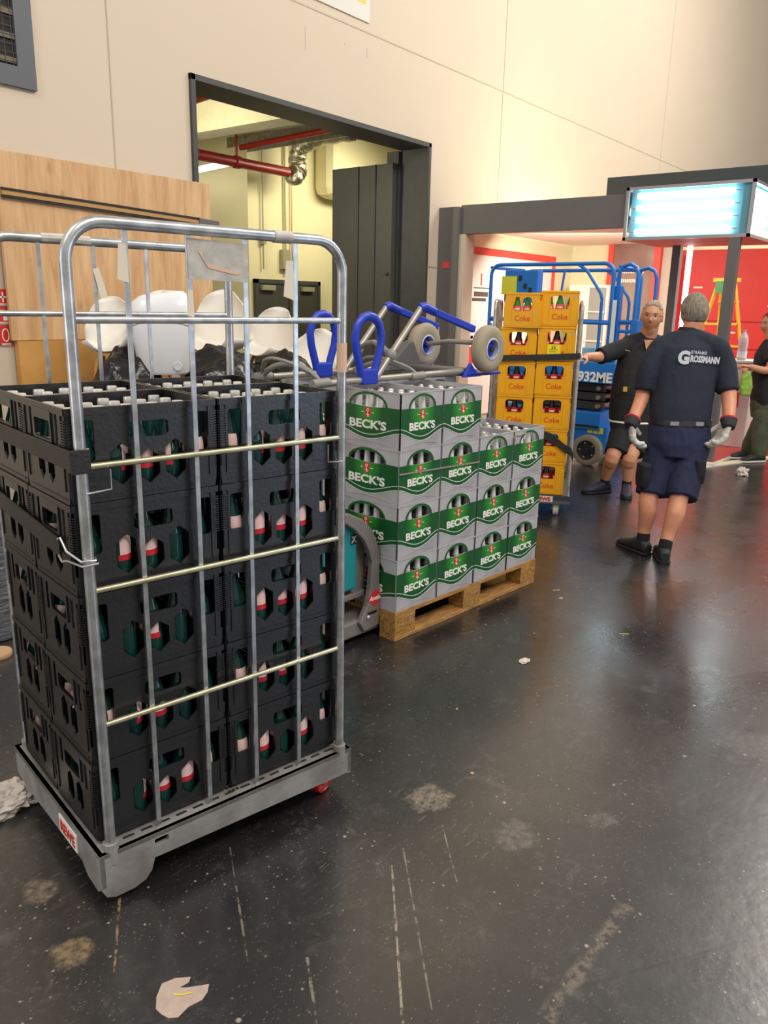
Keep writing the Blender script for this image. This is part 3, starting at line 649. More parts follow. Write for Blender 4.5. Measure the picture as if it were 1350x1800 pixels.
dm=MB().box(-0.06,0.0,0,0.001,-0.007,0.007).build('dark_sticker',M_BLKP,jk); dm.location=(-0.022,0.0985,0.135)
dm=MB().box(-0.02,0.02,0,0.001,-0.024,0.024).build('square_sticker',M_BLKP,jk); dm.location=(-0.145,0.1335,0.505)
x_=MB(); x_.beam((-0.014,0,-0.016),(0.014,0,0.016),0.002,0.004,(0,1,0)); x_.beam((0.014,0,-0.016),(-0.014,0,0.016),0.002,0.004,(0,1,0)); x_.box(-0.010,0.010,-0.0005,0.0005,0.010,0.013); x_=x_.build('bin_symbol',M_WTX,dm); x_.location=(0,-0.001,0)
MB().tube([(-0.30,0.38,0.10),(-0.42,0.38,0.75),(-0.45,0.38,1.02)],0.02,10).build('tiller',M_BLKP,jk,True)
MB().tube([(-0.45,0.28,1.05),(-0.45,0.48,1.05)],0.018,10).build('tiller_grip',M_BLKP,jk,True)
# ---- hand truck lying on the beer crates
HZ=1.166
M_ALU=mat('aluminium_tube','#aba59b',0.42,0.65,var=0.15,vscale=15); M_BLU=mat('blue_plastic','#1937b0',0.38); M_GPL=mat('grey_plastic','#86837f',0.5); M_TIRE=mat('grey_tyre','#9c917b',0.75,bump=0.2,bscale=50); M_DGP=mat('dark_grey_plastic','#5d5b5a',0.5)
ht=empty('hand_truck',PM@Vector((0.4,0.5,HZ)),PA); tag(ht,'folded stair hand truck with blue handles lying on top of the beer crates','hand truck')
H=lambda u,v,z: Vector((u-0.4,v-0.5,z-HZ))
FV,BV=0.34,0.75
for v,u0,u1,du in ((FV,-0.17,0.87,0.0),(BV,-0.10,1.02,0.17)):
    MB().tube([H(u0,v,1.186),H(u1,v,1.196)],0.016,12).build('frame_rail',M_ALU,ht,True)
for u,rise in ((-0.16,0.07),(0.50,0.055)):
    p=[H(u+0.0*t,FV+(BV-FV)*t,1.19+rise*math.sin(PI*t)**0.7) for t in [k/12 for k in range(13)]]
    MB().tube(p,0.014,10).build('crossbar',M_GPL,ht,True)
    p=[H(u-0.10*math.sin(PI*t),FV+(BV-FV)*t,1.20+(rise+0.02)*math.sin(PI*t)**0.7) for t in [k/12 for k in range(13)]]
    MB().tube(p,0.008,8).build('crossbar_rib',M_GPL,ht,True)
    for v in (FV,BV): MB().tube([H(u-0.05,v,1.187),H(u+0.05,v,1.19)],0.0215,12).build('clamp',M_GPL,ht,True)
for v,u in ((FV,0.10),(BV,0.19)):
    out=[];
    pts=[(-0.035,0.0),(-0.055,0.06),(-0.080,0.14),(-0.088,0.20),(-0.070,0.255),(-0.035,0.285),(0.0,0.292),(0.035,0.285),(0.070,0.255),(0.088,0.20),(0.080,0.14),(0.050,0.06),(0.035,0.0)]
    MB().tube([H(u+0.045+x,v,1.19+z) for x,z in pts],0.018,10,flat=1.2).build('grip_loop',M_BLU,ht,True)
    MB().box(*[0]*0 or (u-0.40-0.01,u-0.40+0.095,v-0.5-0.024,v-0.5+0.024,0.002,0.075)).build('grip_base',M_BLU,ht,bevel=0.008)
for v,ub,ue in ((FV,0.20,0.52),(BV,0.39,0.71)):
    MB().tube([H(ub,v,1.195),H(ub+0.10,v,1.30),H(ue-0.02,v,1.505),H(ue,v,1.528)],0.016,12).build('folding_arm',M_ALU,ht,True)
    MB().ball(H(ub+0.10,v,1.30),0.032,0.026,0.030).build('hinge',M_GPL,ht,True)
    MB().tube([H(ue-0.015,v,1.522),H(ue+0.02,v,1.528),H(ue+0.10,v,1.505)],[0.020,0.024,0.022],12).build('elbow',M_BLU,ht,True)
    MB().beam(H(ue+0.08,v,1.510),H(ue+0.44,v,1.415),0.030,0.036).build('blue_arm',M_BLU,ht,bevel=0.006)
MB().tube([H(0.30,FV,1.30)]+[H(0.30+0.19*t,FV+(BV-FV)*t,1.30+0.05*math.sin(PI*t)) for t in (0.25,0.5,0.75)]+[H(0.49,BV,1.30)],0.013,10).build('crossbar',M_GPL,ht,True)
MB().tube([H(1.15,BV,1.41),H(1.155,BV,1.36),H(1.10,BV,1.33)],0.014,10).build('wheel_bracket',M_ALU,ht,True)
MB().tube([H(1.06,BV+0.02,1.32),H(0.98,BV-0.1,1.325),H(0.95,0.5,1.345),H(0.97,FV+0.02,1.345),H(1.02,FV-0.03,1.31)],0.014,10).build('axle',M_ALU,ht,True)
MB().plate([(0.62,0.02),(0.66,0.06),(0.80,0.17),(0.84,0.18),(0.90,0.07),(0.92,0.02)],[],0.05,T(-0.4,BV-0.5-0.09,0)).build('bracket_plate',M_DGP,ht,bevel=0.008)
MB().box(0.40,0.55,-0.16,0.24,0.012,0.045).build('cross_plate',M_DGP,ht,bevel=0.01)
tp=MB(); tp.box(0.47,0.78,-0.20,0.26,0.003,0.018); tp.plate([(0.44,0.0),(0.50,0.075),(0.56,0.02),(0.60,0.0)],[],0.02,T(0,-0.20,0)); tp.build('toe_plate',M_BLU,ht,bevel=0.004)
for v in (0.29,0.745):
    c=H(1.03,v,1.312); w=empty('wheel',c,0,ht)
    MB().lathe([(0.055,-0.030),(0.075,-0.034),(0.105,-0.036),(0.122,-0.024),(0.127,-0.012),(0.1245,-0.009),(0.127,-0.005),(0.127,0.005),(0.1245,0.009),(0.127,0.012),(0.122,0.024),(0.105,0.036),(0.075,0.034),(0.055,0.030)],36,Rx(PI/2),caps=False).build('tyre',M_TIRE,w,True,40)
    MB().lathe([(0.058,-0.028),(0.060,-0.033),(0.052,-0.036),(0.050,-0.020),(0.050,0.020),(0.052,0.036),(0.060,0.033)],28,Rx(PI/2),caps=False).build('rim_ring',mat('rim_grey','#b9bcc8',0.4),w,True,40)
    h=MB(); h.lathe([(0.001,-0.020),(0.026,-0.024),(0.028,-0.006),(0.052,-0.004),(0.052,0.004),(0.028,0.006),(0.026,0.024),(0.001,0.020)],24,Rx(PI/2)); h.build('hub',M_BLU,w,True,40)
    MB().lathe([(0.001,-0.031),(0.016,-0.030),(0.018,-0.022),(0.018,0.022),(0.016,0.030),(0.001,0.031)],16,Rx(PI/2)).build('hub_cap',M_BLKP,w,True,40)
# ------------------------------------------------------------------ yellow crates on a roll container
KO=Vector((5.431,2.504,0)); KA=-1.12; KM=T(*KO)@Rz(KA)
M_YEL=mat('yellow_crate_plastic','#f0ab08',0.42,var=0.06,vscale=6); M_RCK=mat('red_print','#dc4a14',0.5)
M_COLA=mat('cola_glass',(0.012,0.006,0.004),0.1); M_LIME=mat('lime_glass',(0.03,0.28,0.06),0.12,trans=0.3); M_CLR=mat('cola_label','#c81e30',0.5)
YW,YD,YH=0.262,0.36,0.2445
def cola(glass,name,label_mat):
    r=empty(name); tag(r,'bottle','bottle')
    MB().lathe([(0.001,0.003),(0.029,0.0),(0.031,0.01),(0.031,0.12),(0.028,0.145),(0.019,0.175),(0.014,0.2),(0.0135,0.22),(0.001,0.222)],12).build('glass',glass,r,True,50)
    lm=MB(); lm.lathe([(0.0316,0.112),(0.0312,0.122),(0.0292,0.145)],12,caps=False).use(1); lm.lathe([(0.0322,0.118),(0.0314,0.130)],5,caps=False,arc=(-0.7,0.7)); lm.lathe([(0.0322,0.118),(0.0314,0.130)],5,caps=False,arc=(2.2,3.6))
    lm.build('label',[label_mat,M_PINK],r,True,80)
    MB().lathe([(0.0152,0.212),(0.0152,0.224),(0.001,0.226)],12).build('cap',label_mat,r,True,50)
    return r
CB=cola(M_COLA,'cola_bottle',M_CLR); GB=cola(M_LIME,'lemonade_bottle',mat('orange_label','#e0564a',0.5))
def inverted(): pass
CTX=text_mesh('Coke',0.055,0.0005,M_RCK,0.0006,0.0,width=0.112)
def cola_crate():
    r=empty('cola_crate'); tag(r,'crate','crate'); t=0.006; b=MB()
    for L_,M in ((YW,Matrix()),(YW,T(YW,YD,0)@Rz(PI)),(YD,T(0,YD,0)@Rz(-PI/2)),(YD,T(YW,0,0)@Rz(PI/2))):
        win=rrect(L_/2-0.067,L_/2+0.067,0.118,0.214,0.022,5)
        b.plate(rect(0,L_,0,YH),[win],t,M)
        b.box(-0.002,L_+0.002,-0.004,0,YH-0.014,YH-0.004,M)
        for x in (0.0,L_-0.052): b.box(x,x+0.052,-0.003,0,0.012,0.190,M)
        b.box(L_/2-0.073,L_/2+0.073,-0.0025,0,0.010,0.112,M)
        b.box(0,L_,-0.003,0,0.0,0.008,M)
    b.box(t,YW-t,t,YD-t,0,0.006); b.build('crate_body',M_YEL,r)
    w=MB(); w.plate(rrect(YW/2-0.070,YW/2+0.070,0.114,0.218,0.024,5),[rrect(YW/2-0.066,YW/2+0.066,0.119,0.213,0.021,5)],0.002,T(0,-0.002,0)); w.build('window_frame',M_YEL,r)
    text_obj(CTX,'lettering',r,(YW/2+0.004,-0.0035,0.066)); return r
CC=cola_crate()
rnd=random.Random(5)
rank6=['lowest','fifth','fourth','third','second','top']
for s_ in range(2):
    for l in range(6):
        side='left' if s_==0 else 'right'
        u0=(-0.540 if s_==0 else -0.266); du=rnd.uniform(-0.004,0.004); dz=0.0 if s_==0 else 0.0
        hp=0.2448 if s_==0 else 0.2482
        rot=0.0 if not(s_==0 and l==5) else -0.14
        q=KM@Vector((u0+du+(0.016 if (s_==0 and l==5) else 0)+(0.010 if (s_==1 and l==5) else 0),0.0,0.169+l*hp))
        put(CC,USED,q,KA+rot,'yellow cola crate, %s of the %s stack on the far roll container'%(rank6[l],side),'yellow cola crates')
        Mq=T(*q)@Rz(KA+rot)
        lime=(l==5) or (s_==1 and l==1)
        for a in range(3 if not (s_==0 and l==5) else 2):
            for b_ in range(2 if lime else 1):
                if s_==0 and l==5 and b_==1: continue
                x=0.056+0.075*a
                if s_==0 and l==5: x=0.085+0.075*a
                g= GB if (lime and not (s_==1 and l==1 and a<2)) else CB
                z=0.0065
                put(g,USED,Mq@Vector((x,0.045+0.075*b_,z)),KA-PI/2,('green soft drink bottle' if g is GB else 'dark cola bottle')+' in the %s yellow crate of the %s stack'%(rank6[l],side),('drinks in the %s yellow crate, %s stack'%(rank6[l],side)))
kc=empty('roll_container',KO,KA); tag(kc,'roll container loaded with yellow crates beside the blue lift','roll container')
kb=MB(); kb.box(-0.60,0.05,-0.03,0.68,0.125,0.165); kb.box(-0.60,0.05,-0.03,-0.01,0.10,0.165); kb.build('platform',mat('dark_grey_platform','#5c5d60',0.6),kc,bevel=0.004)
for u in (-0.585,0.032):
    p=[(u,-0.01,0.10),(u,-0.01,1.50)]+[(u,0.07-0.08*math.cos(a*PI/12),1.50+0.08*math.sin(a*PI/12)) for a in range(1,7)]+[(u,0.57+0.08*math.sin(a*PI/12),1.50+0.08*math.cos(a*PI/12)) for a in range(0,7)]+[(u,0.65,0.10)]
    MB().tube(p,0.012,10).build('side_hoop',M_ZN,kc,True)
    for z in (0.3,0.62,0.95,1.28): MB().tube([(u,-0.01,z),(u,0.65,z)],0.006,8).build('cross_rail',M_ZN,kc,True)
    for v in (0.13,0.26,0.39,0.52): MB().tube([(u,v,0.13),(u,v,1.57)],0.005,8).build('upright_bar',M_ZN,kc,True)
for i,(u,v) in enumerate(((0.0,0.05),(-0.53,0.05),(0.0,0.60),(-0.53,0.60))): caster(kc,(u-0.05,v,0),KA*0+1.6,mat('white_wheel','#d8d2c4',0.5),0.052,0.04)
sg=MB().box(-0.215,-0.075,-0.0325,-0.030,0.115,0.160).build('maker_plate',mat('plate_white','#e8e2d8'),kc)
text_obj(text_mesh('REWE',0.04,0.0006,mat('sign_red','#c8321f'),0.002,width=0.11),'lettering',sg,(-0.145,-0.0335,0.1375))
def belt(pts,h,parent,name,m,th=0.002):
    vs=[];fs=[]
    for i,p in enumerate(pts):
        p=Vector(p)
        for dz,dv in ((0,0),(h,0),(h,th),(0,th)): vs.append((p.x,p.y+dv,p.z+dz))
        if i: a=(i-1)*4; b_=i*4; fs+= [(a,a+1,b_+1,b_),(a+1,a+2,b_+2,b_+1),(a+2,a+3,b_+3,b_+2),(a+3,a,b_,b_+3)]
    fs+=[(0,3,2,1),(len(vs)-4,len(vs)-3,len(vs)-2,len(vs)-1)]
    return MB().add(vs,fs).build(name,m,parent)
r=empty('strap',KO,KA); tag(r,'upper black strap held across the yellow crates','strap'); belt([(-0.60,-0.028,1.145),(-0.30,-0.020,1.160),(0.0,-0.020,1.178),(0.045,-0.028,1.182)],0.044,r,'webbing',M_STR)
hk=MB(); hk.tube([(0.04,-0.03,1.19),(0.065,-0.035,1.19),(0.065,-0.035,1.215),(0.04,-0.03,1.215)],0.003,6); hk.tube([(0.04,-0.03,1.175),(0.07,-0.035,1.175)],0.003,6); hk.build('wire_hook',M_ZN,r,True)
r=empty('strap',KO,KA); tag(r,'lower black strap sagging across the yellow crates','strap'); belt([(-0.60,-0.028,0.66),(-0.35,-0.02,0.64),(-0.12,-0.02,0.575),(-0.02,-0.022,0.50),(0.03,-0.03,0.475),(0.05,-0.03,0.43)],0.06,r,'webbing',M_STR)
o=MB().box(0,0.095,0,0.0015,0,0.082).build('price_card',mat('yellow_card','#f2dc1c',0.6)); o.location=KM@Vector((-0.195,-0.0070,0.169+4*0.2482+0.034)); o.rotation_euler=(0,0,KA); tag(o,'bright yellow paper card taped to a yellow crate above the strap','card')
c=MB(); 
for (x,z,w_) in ((0.03,0.070,0.03),(0.015,0.045,0.06),(0.015,0.030,0.05),(0.03,0.012,0.035)): c.box(x,x+w_,-0.0006,0,z,z+0.003)
c.box(0.03,0.04,-0.0006,0,0.054,0.064); c.box(0.048,0.058,-0.0006,0,0.054,0.064); c.build('print',M_BLKP,o)
for l,nm in ((5,'top'),(4,'second')):
    o=MB().box(0,0.014,0,0.001,0,0.035).build('sticker_patch',mat('sticker_grey','#c3ad84',0.6)); o.location=KM@Vector((-0.03,-0.0045,0.169+l*0.2482+0.180)); o.rotation_euler=(0,0,KA); tag(o,'small greyish sticker on the %s yellow crate of the right stack'%nm,'sticker')
# ------------------------------------------------------------------ scissor lift
M_LB=mat('lift_blue','#1673c9',0.4,var=0.08); M_LDK=mat('lift_dark','#33353a',0.5,0.2,var=0.2)
LX0=7.48
lf=empty('scissor_lift',(LX0+0.4,3.7,0)); tag(lf,'blue scissor lift with folded dark scissor arms behind the yellow crates','lift')
Lp=lambda x,y,z: Vector((x-0.4,y-3.7,z))
def lbox(name,x0,x1,y0,y1,z0,z1,m,bv=0.008): return MB().box(x0-0.4,x1-0.4,y0-3.7,y1-3.7,z0,z1).build(name,m,lf,bevel=bv)
lbox('chassis',0.05,0.72,3.06,4.45,0.14,0.40,M_LB); lbox('upper_chassis',0.02,0.75,3.13,4.42,0.36,0.535,M_LB)
lbox('slot',0.012,0.03,3.14,4.0,0.385,0.405,M_BLKP,0)
for y in (3.235,4.22):
    for x in (0.03,0.70):
        c=Lp(x,y,0.155); w=empty('wheel',c,0,lf)
        MB().lathe([(0.10,-0.05),(0.13,-0.055),(0.152,-0.045),(0.155,0),(0.152,0.045),(0.13,0.055),(0.10,0.05)],30,Ry(PI/2),caps=False).build('tyre',mat('lift_tyre','#8b8371',0.7),w,True,40)
        h=MB(); h.lathe([(0.001,-0.045),(0.04,-0.045),(0.045,-0.035),(0.09,-0.03),(0.12,-0.045),(0.125,0.0),(0.001,0.0)],26,Ry(PI/2)); h.build('hub',M_BLKP,w,True,40)
        h=MB(); 
        for k in range(5): a=2*PI*k/5; h.ball((-0.036,0.075*math.cos(a),0.075*math.sin(a)),0.009,n=6,m=4)
        h.build('lug_nut',mat('nut','#d8cfc0',0.3,0.5),w,True)
for k in range(3): 
    z=0.555+k*0.09
    lbox('scissor_arm',0.10,0.16,3.15,4.40,z,z+0.075,M_LDK,0.004); lbox('scissor_arm',0.55,0.61,3.15,4.40,z,z+0.075,M_LDK,0.004)
    for x in (0.085,): MB().cyl(Lp(x-0.03,3.19,z+0.037),Lp(0.65,3.19,z+0.037),0.022,12).build('pivot_pin',mat('pin_steel','#a59c8c',0.35,0.7),lf,True)
lbox('platform',0.0,0.76,3.00,4.50,0.825,0.885,M_LB); lbox('platform_side',0.0,0.03,3.02,4.47,0.885,1.03,M_LB)
tx=text_obj(text_mesh('1932ME',0.13,0.001,M_WTX,0.005,width=0.40),'lettering',lf,Lp(-0.004,3.235,0.885)); tx.rotation_euler=(0,0,-PI/2)
# guard rails
def rail(pts,r=0.019,n=10,name='guard_rail'): return MB().tube([Lp(*p) for p in pts],r,n).build(name,M_LB,lf,True)
for x in (0.02,0.72):
    y0,y1=3.12,4.46; zt=1.955-(0.03 if x>0.5 else 0)
    pts=[(x,y1,0.88),(x,y1,zt-0.10)]+[(x,y1-0.10+0.10*math.cos(a*PI/8),zt-0.10+0.10*math.sin(a*PI/8)) for a in range(1,5)]+[(x,y0+0.10-0.10*math.sin(a*PI/8),zt-0.10+0.10*math.cos(a*PI/8)) for a in range(0,5)]+[(x,y0,0.88)]
    rail(pts)
    rail([(x,y1,1.42),(x,y0,1.40)],0.017); rail([(x,y1-0.02,1.36),(x,y1-0.10,1.25)],0.012)
    rail([(x,3.50,zt),(x,3.40,zt-0.06),(x,3.24,zt-0.27),(x,3.22,zt-0.33),(x,3.22,0.90)],0.015)
for z in (1.93,1.40): rail([(0.02,4.46,z),(0.72,4.46,z)],0.017)
rail([(0.05,3.14,1.40),(0.72,3.14,1.40)],0.017)
# gate hoops at the near end
for (x,y,z1) in ((0.10,2.96,1.95),(0.42,2.90,1.93)):
    rail([(x,y+0.14,0.90),(x,y+0.14,z1-0.08),(x,y+0.11,z1-0.02),(x,y+0.04,z1),(x,y-0.02,z1-0.03),(x,y-0.05,z1-0.10),(x,y-0.05,0.90)],0.019)
for x0 in (0.10,): rail([(x0,3.10,1.93),(0.42,3.04,1.91)],0.015)
for z in (1.42,1.33,1.20): rail([(0.10,3.10,z),(0.10,2.91,z),(0.42,2.85,z)],0.017)
lbox('gate_post',0.06,0.14,3.06,3.12,0.90,1.75,M_LB,0.004); lbox('ladder_plate',0.08,0.46,2.87,2.94,1.30,1.44,M_LB,0.006)
lbox('safety_sticker',-0.004,0.002,3.06,3.10,1.05,1.62,mat('sticker_white','#dfe3e6',0.5),0)
# control box, instruction stickers
cb=lbox('control_box',0.02,0.14,3.92,4.30,1.58,1.90,M_LB,0.01)
MB().box(-0.40,-0.385,0.45,0.62,1.66,1.84).build('yellow_notice',mat('notice_yellow','#d2d23c',0.6),lf)
for k,(y,z) in enumerate(((4.04,1.72),(3.98,1.68),(4.10,1.80))): lbox('socket',0.008,0.02,y,y+0.03,z,z+0.05,M_BLKP,0.002)
for k in range(3): MB().box(-0.352,-0.349,-0.60+0.058*k,-0.552+0.058*k,0.325,0.385).build('warning_sticker',mat('sticker_yellow','#e0d13a',0.6),lf)
rail([(0.25,3.74,1.90),(0.25,3.76,1.72),(0.25,3.75,1.55)],0.012,8,'joystick_stem')
lbox('tool_tray',0.10,0.40,3.05,3.42,1.00,1.16,mat('light_blue_plastic','#86bfe6',0.5),0.01)
# ------------------------------------------------------------------ exhibition booth
M_BDK=mat('booth_anthracite','#6a6664',0.6,var=0.05); M_BRED=mat('booth_red','#c62a1f',0.55,var=0.05); M_BWH=mat('booth_white','#efeadd',0.6); M_TRIMR=mat('booth_red_trim','#e84a3e',0.5)
def box(name,x0,x1,y0,y1,z0,z1,m,bv=0.0): return MB().box(x0,x1,y0,y1,z0,z1).build(name,m,None,bevel=bv)
BX=8.5
bt=empty('exhibition_booth',(BX,4.0,0)); tag(bt,'anthracite exhibition booth frame with a deep beam and a corner pillar','booth')
def bp(name,x0,x1,y0,y1,z0,z1,m,bv=0.003): return MB().box(x0-BX,x1-BX,y0-4,y1-4,z0,z1).build(name,m,bt,bevel=bv)
bp('pillar',8.44,8.70,5.52,5.80,0.0,2.68,M_BDK)
bp('beam',8.50,8.62,3.475,5.52,2.372,2.70,M_BDK)
bp('pillar_cheek',8.48,8.70,5.44,5.52,0.0,2.37,mat('beige_panel','#c9bda8',0.6))
bp('roof_panel',8.62,12.0,3.50,5.68,2.47,2.50,mat('booth_ceiling','#f0ead8',0.7))
bp('name_plate',8.435,8.44,5.62,5.72,1.98,2.05,M_TRIMR,0)
struct(box('wall_booth_back',12.0,12.1,4.2,5.78,0,2.75,mat('booth_cream','#efe6bf',0.6)))
struct(box('wall_booth_red',12.0,12.1,-1.5,4.2,0,2.37,M_BRED))
struct(box('wall_booth_far',13.6,13.7,-3.0,5.8,0,3.1,mat('booth_cream','#efe6bf',0.6)))
struct(box('trim_11',8.7,12.0,5.70,5.79,0,2.47,mat('booth_cream','#efe6bf')))
# side wall with red framed white board
wb=empty('poster_board',(10.1,5.66,0)); tag(wb,'large white board in a red frame on the left booth wall','board')
def wp(name,x0,x1,z0,z1,m,y0=5.64,y1=5.69): return MB().box(x0-10.1,x1-10.1,y0-5.66,y1-5.66,z0,z1).build(name,m,wb)
wp('board',8.92,11.26,0.10,2.18,M_BWH,5.66,5.69)
wp('frame_bar',8.84,8.92,0,2.27,M_TRIMR); wp('frame_bar',11.26,11.33,0,2.27,M_TRIMR); wp('frame_bar',8.92,11.26,2.18,2.27,M_TRIMR)
for (x0,x1,z0,z1,c) in ((9.10,9.45,1.66,1.72,'#5d5048'),(9.08,9.50,1.76,1.775,'#7a6a60'),(9.06,9.40,1.60,1.64,'#574a44'),(9.25,9.28,1.80,1.95,'#d4524a'),(10.6,10.63,1.90,2.05,'#d98a80'),(9.0,9.25,1.05,1.35,'#dde0e6'),(9.06,9.12,1.12,1.16,'#3c5fae'),(9.15,9.5,1.05,1.06,'#777')):
    wp('print_mark',x0,x1,z0,z1,mat('print_'+c.strip('#'),c if len(c)==7 else '#777777',0.6),5.657,5.66)
wp('red_dot',9.02,9.20,0.80,1.02,M_TRIMR,5.655,5.66)
# cabinet with open shelves
cb=empty('shelf_cabinet',(11.6,4.9,0)); tag(cb,'white cabinet with open grey shelves behind the blue lift','cabinet')
MB().box(0.0,0.38,-0.02,0.62,0,1.88).build('cabinet_body',M_BWH,cb,bevel=0.004); 
MB().box(-0.012,0.0,0.02,0.28,0.2,1.84).build('shelf_recess',mat('grey_recess','#9a9a92',0.6),cb)
for z in (0.6,1.05,1.48): MB().box(-0.03,0.0,0.02,0.28,z,z+0.02).build('shelf',M_BWH,cb)
MB().box(-0.02,0.0,0.31,0.60,0.05,1.84).build('door',mat('cab_door','#f4efdf',0.5),cb,bevel=0.003)
# glass door, red strips, beige strip
o=box('glass_door',11.90,11.94,4.36,4.98,0,2.62,mat('maroon_glass','#7d4a4a',0.15,color2='#a38d7c',vscale=0.8)); struct(o); o.name='door_3'
def bars(n,size,width,seed):
    q=random.Random(seed); m=MB(); st=width/n
    for k in range(n): m.box(-width/2+k*st,-width/2+k*st+st*0.7,-0.0008,0,-size*q.uniform(0.35,0.5),size*q.uniform(0.3,0.5))
    return m.mesh('print_row',M_WTX)
for i,z in enumerate((1.95,2.08)): text_obj(bars(12,0.06,0.34,i),'print_row',o,(11.895,4.66,z),-PI/2)
struct(box('trim_12',11.88,11.95,4.98,5.06,0,2.65,M_TRIMR)); struct(box('trim_13',11.86,11.95,4.26,4.36,0,2.65,M_TRIMR)); struct(box('trim_14',11.95,12.0,4.06,4.26,0,2.7,mat('beige_panel','#c9bda8')))
struct(box('trim_15',11.90,12.0,3.96,4.06,0,2.30,M_TRIMR))
# drawers / joints on the red wall with white captions
for z in (0.55,1.03,1.40): struct(box('trim_16',11.985,12.0,-1.5,3.95,z,z+0.012,mat('red_joint','#9c1c18',0.6)))
for (y,z) in ((3.72,1.86),(2.70,1.62),(2.52,1.93),(2.62,1.25),(3.2,1.25)):
    for k in range(2):
        o=text_obj(bars(8,0.03,0.13,int(y*10)),'wall_caption',None,(11.984,y,z+0.05*k),-PI/2) if k==0 else None
        if o: tag(o,'small white caption print on the red booth wall'+{3.72:' left of the ladder',2.70:' right of the pillar, middle height',2.52:' near the right edge, upper',2.62:' near the right edge, lower',3.2:' between pillar and ladder'}[y],'caption')
# booth floor
fl=MB(); fl.box(8.30,13.6,2.22,5.6,0.0,0.03); fl=struct(fl.build('floor_booth',mat('white_edge','#d9d2c6',0.6)))
cp=MB(); cp.add([(8.42,2.26,0.0305),(13.5,1.9,0.0305),(13.5,5.55,0.0305),(8.42,5.55,0.0305),(8.42,2.26,0.034),(13.5,1.9,0.034),(13.5,5.55,0.034),(8.42,5.55,0.034)],[(0,3,2,1),(4,5,6,7),(0,1,5,4),(1,2,6,5),(2,3,7,6),(3,0,4,7)]); tag(cp.build('booth_carpet',mat('red_carpet','#b0453e',0.8)),'red carpet on the low booth platform','carpet')
o=MB().box(-0.6,0.6,-0.05,0.05,0,0.012).build('board_offcut',mat('offcut','#d8d1b8',0.7)); o.location=(8.75,2.12,0.0); o.rotation_euler=(0,0,-0.35); tag(o,'thin pale board offcut on the floor before the red platform','board')
# dark higher fascia behind the light box
struct(box('trim_17',9.55,9.70,-1.0,4.16,2.72,3.04,mat('fascia_dark','#3c3f40',0.6)))
struct(box('trim_18',9.70,12.0,-1.0,4.16,2.70,2.74,mat('booth_ceiling','#f0ead8')))
# light box
M_LFR=mat('lightbox_frame','#a9a7ac',0.35,0.6); M_LBK=mat('lightbox_back','#5f99a8',0.6); M_TUBE=mat('tube_cold','#ffffff',0.3,emit=(0.80,0.97,1.0),estr=13.0)
lb=empty('light_box',(8.9,2.85,2.24)); tag(lb,'open light box with glowing horizontal tubes on top of the booth corner','light box')
lx0,lx1,ly0,ly1,lz0,lz1=8.45,9.55,2.20,3.46,2.235,2.755
def lbp2(name,x0,x1,y0,y1,z0,z1,m,bv=0): return MB().box(x0-8.9,x1-8.9,y0-2.85,y1-2.85,z0-2.24,z1-2.24).build(name,m,lb,bevel=bv)
t=0.03
for y in (ly0,ly1-t):
    for x in (lx0,lx1-t): lbp2('frame_post',x,x+t,y,y+t,lz0,lz1,M_LFR)
for z in (lz0,lz1-t):
    for x in (lx0,lx1-t): lbp2('frame_bar',x,x+t,ly0,ly1,z,z+t,M_LFR)
    for y in (ly0,ly1-t): lbp2('frame_bar',lx0,lx1,y,y+t,z,z+t,M_LFR)
lbp2('bottom_panel',lx0+t,lx1-t,ly0+t,ly1-t,lz0,lz0+0.008,mat('red_light_panel','#d87a70',0.6))
lbp2('backing',lx0+0.09,lx1-0.09,ly0+0.09,ly1-0.03,lz0+0.02,lz1-0.02,M_LBK)
lbp2('top_panel',lx0+t,lx1-t,ly0+t,ly1-t,lz1-0.01,lz1,M_LBK); lbp2('side_strip',lx0+0.03,lx0+0.09,ly0+0.03,ly0+0.11,lz0+0.02,lz1-0.02,M_LBK)
for k in range(4):
    z=lz0+0.085+k*0.117-2.24; x=lx0+0.055-8.9; y=ly0+0.05-2.85
    MB().tube([(x,ly0+0.20-2.85,z),(x,ly1-0.11-2.85,z)],0.027,12).build('fluorescent_tube',M_TUBE,lb,True)
    MB().tube([(x,ly0+0.14-2.85,z),(x,ly0+0.20-2.85,z)],0.008,8).build('tube_socket',M_LFR,lb,True); MB().tube([(x,ly1-0.11-2.85,z),(x,ly1-0.06-2.85,z)],0.008,8).build('tube_socket',M_LFR,lb,True)
    MB().tube([(lx0+0.12-8.9,y,z),(lx1-0.10-8.9,y,z)],0.027,12).build('fluorescent_tube',M_TUBE,lb,True)
# posts under the light box
tag(box('booth_post',8.44,8.53,2.28,2.38,0.0,2.235,M_BDK,0.003),'grey square post under the right end of the light box','post')
tag(box('booth_post',9.28,9.37,3.12,3.21,0.034,2.235,M_BDK,0.003),'grey square post under the left part of the light box','post')
o=box('light_strip',9.36,9.40,3.02,3.07,1.25,2.23,mat('strip_glow','#ffffff',0.3,emit=(0.95,1.0,0.98),estr=4.0)); tag(o,'vertical glowing light strip beside the left booth post','light strip')
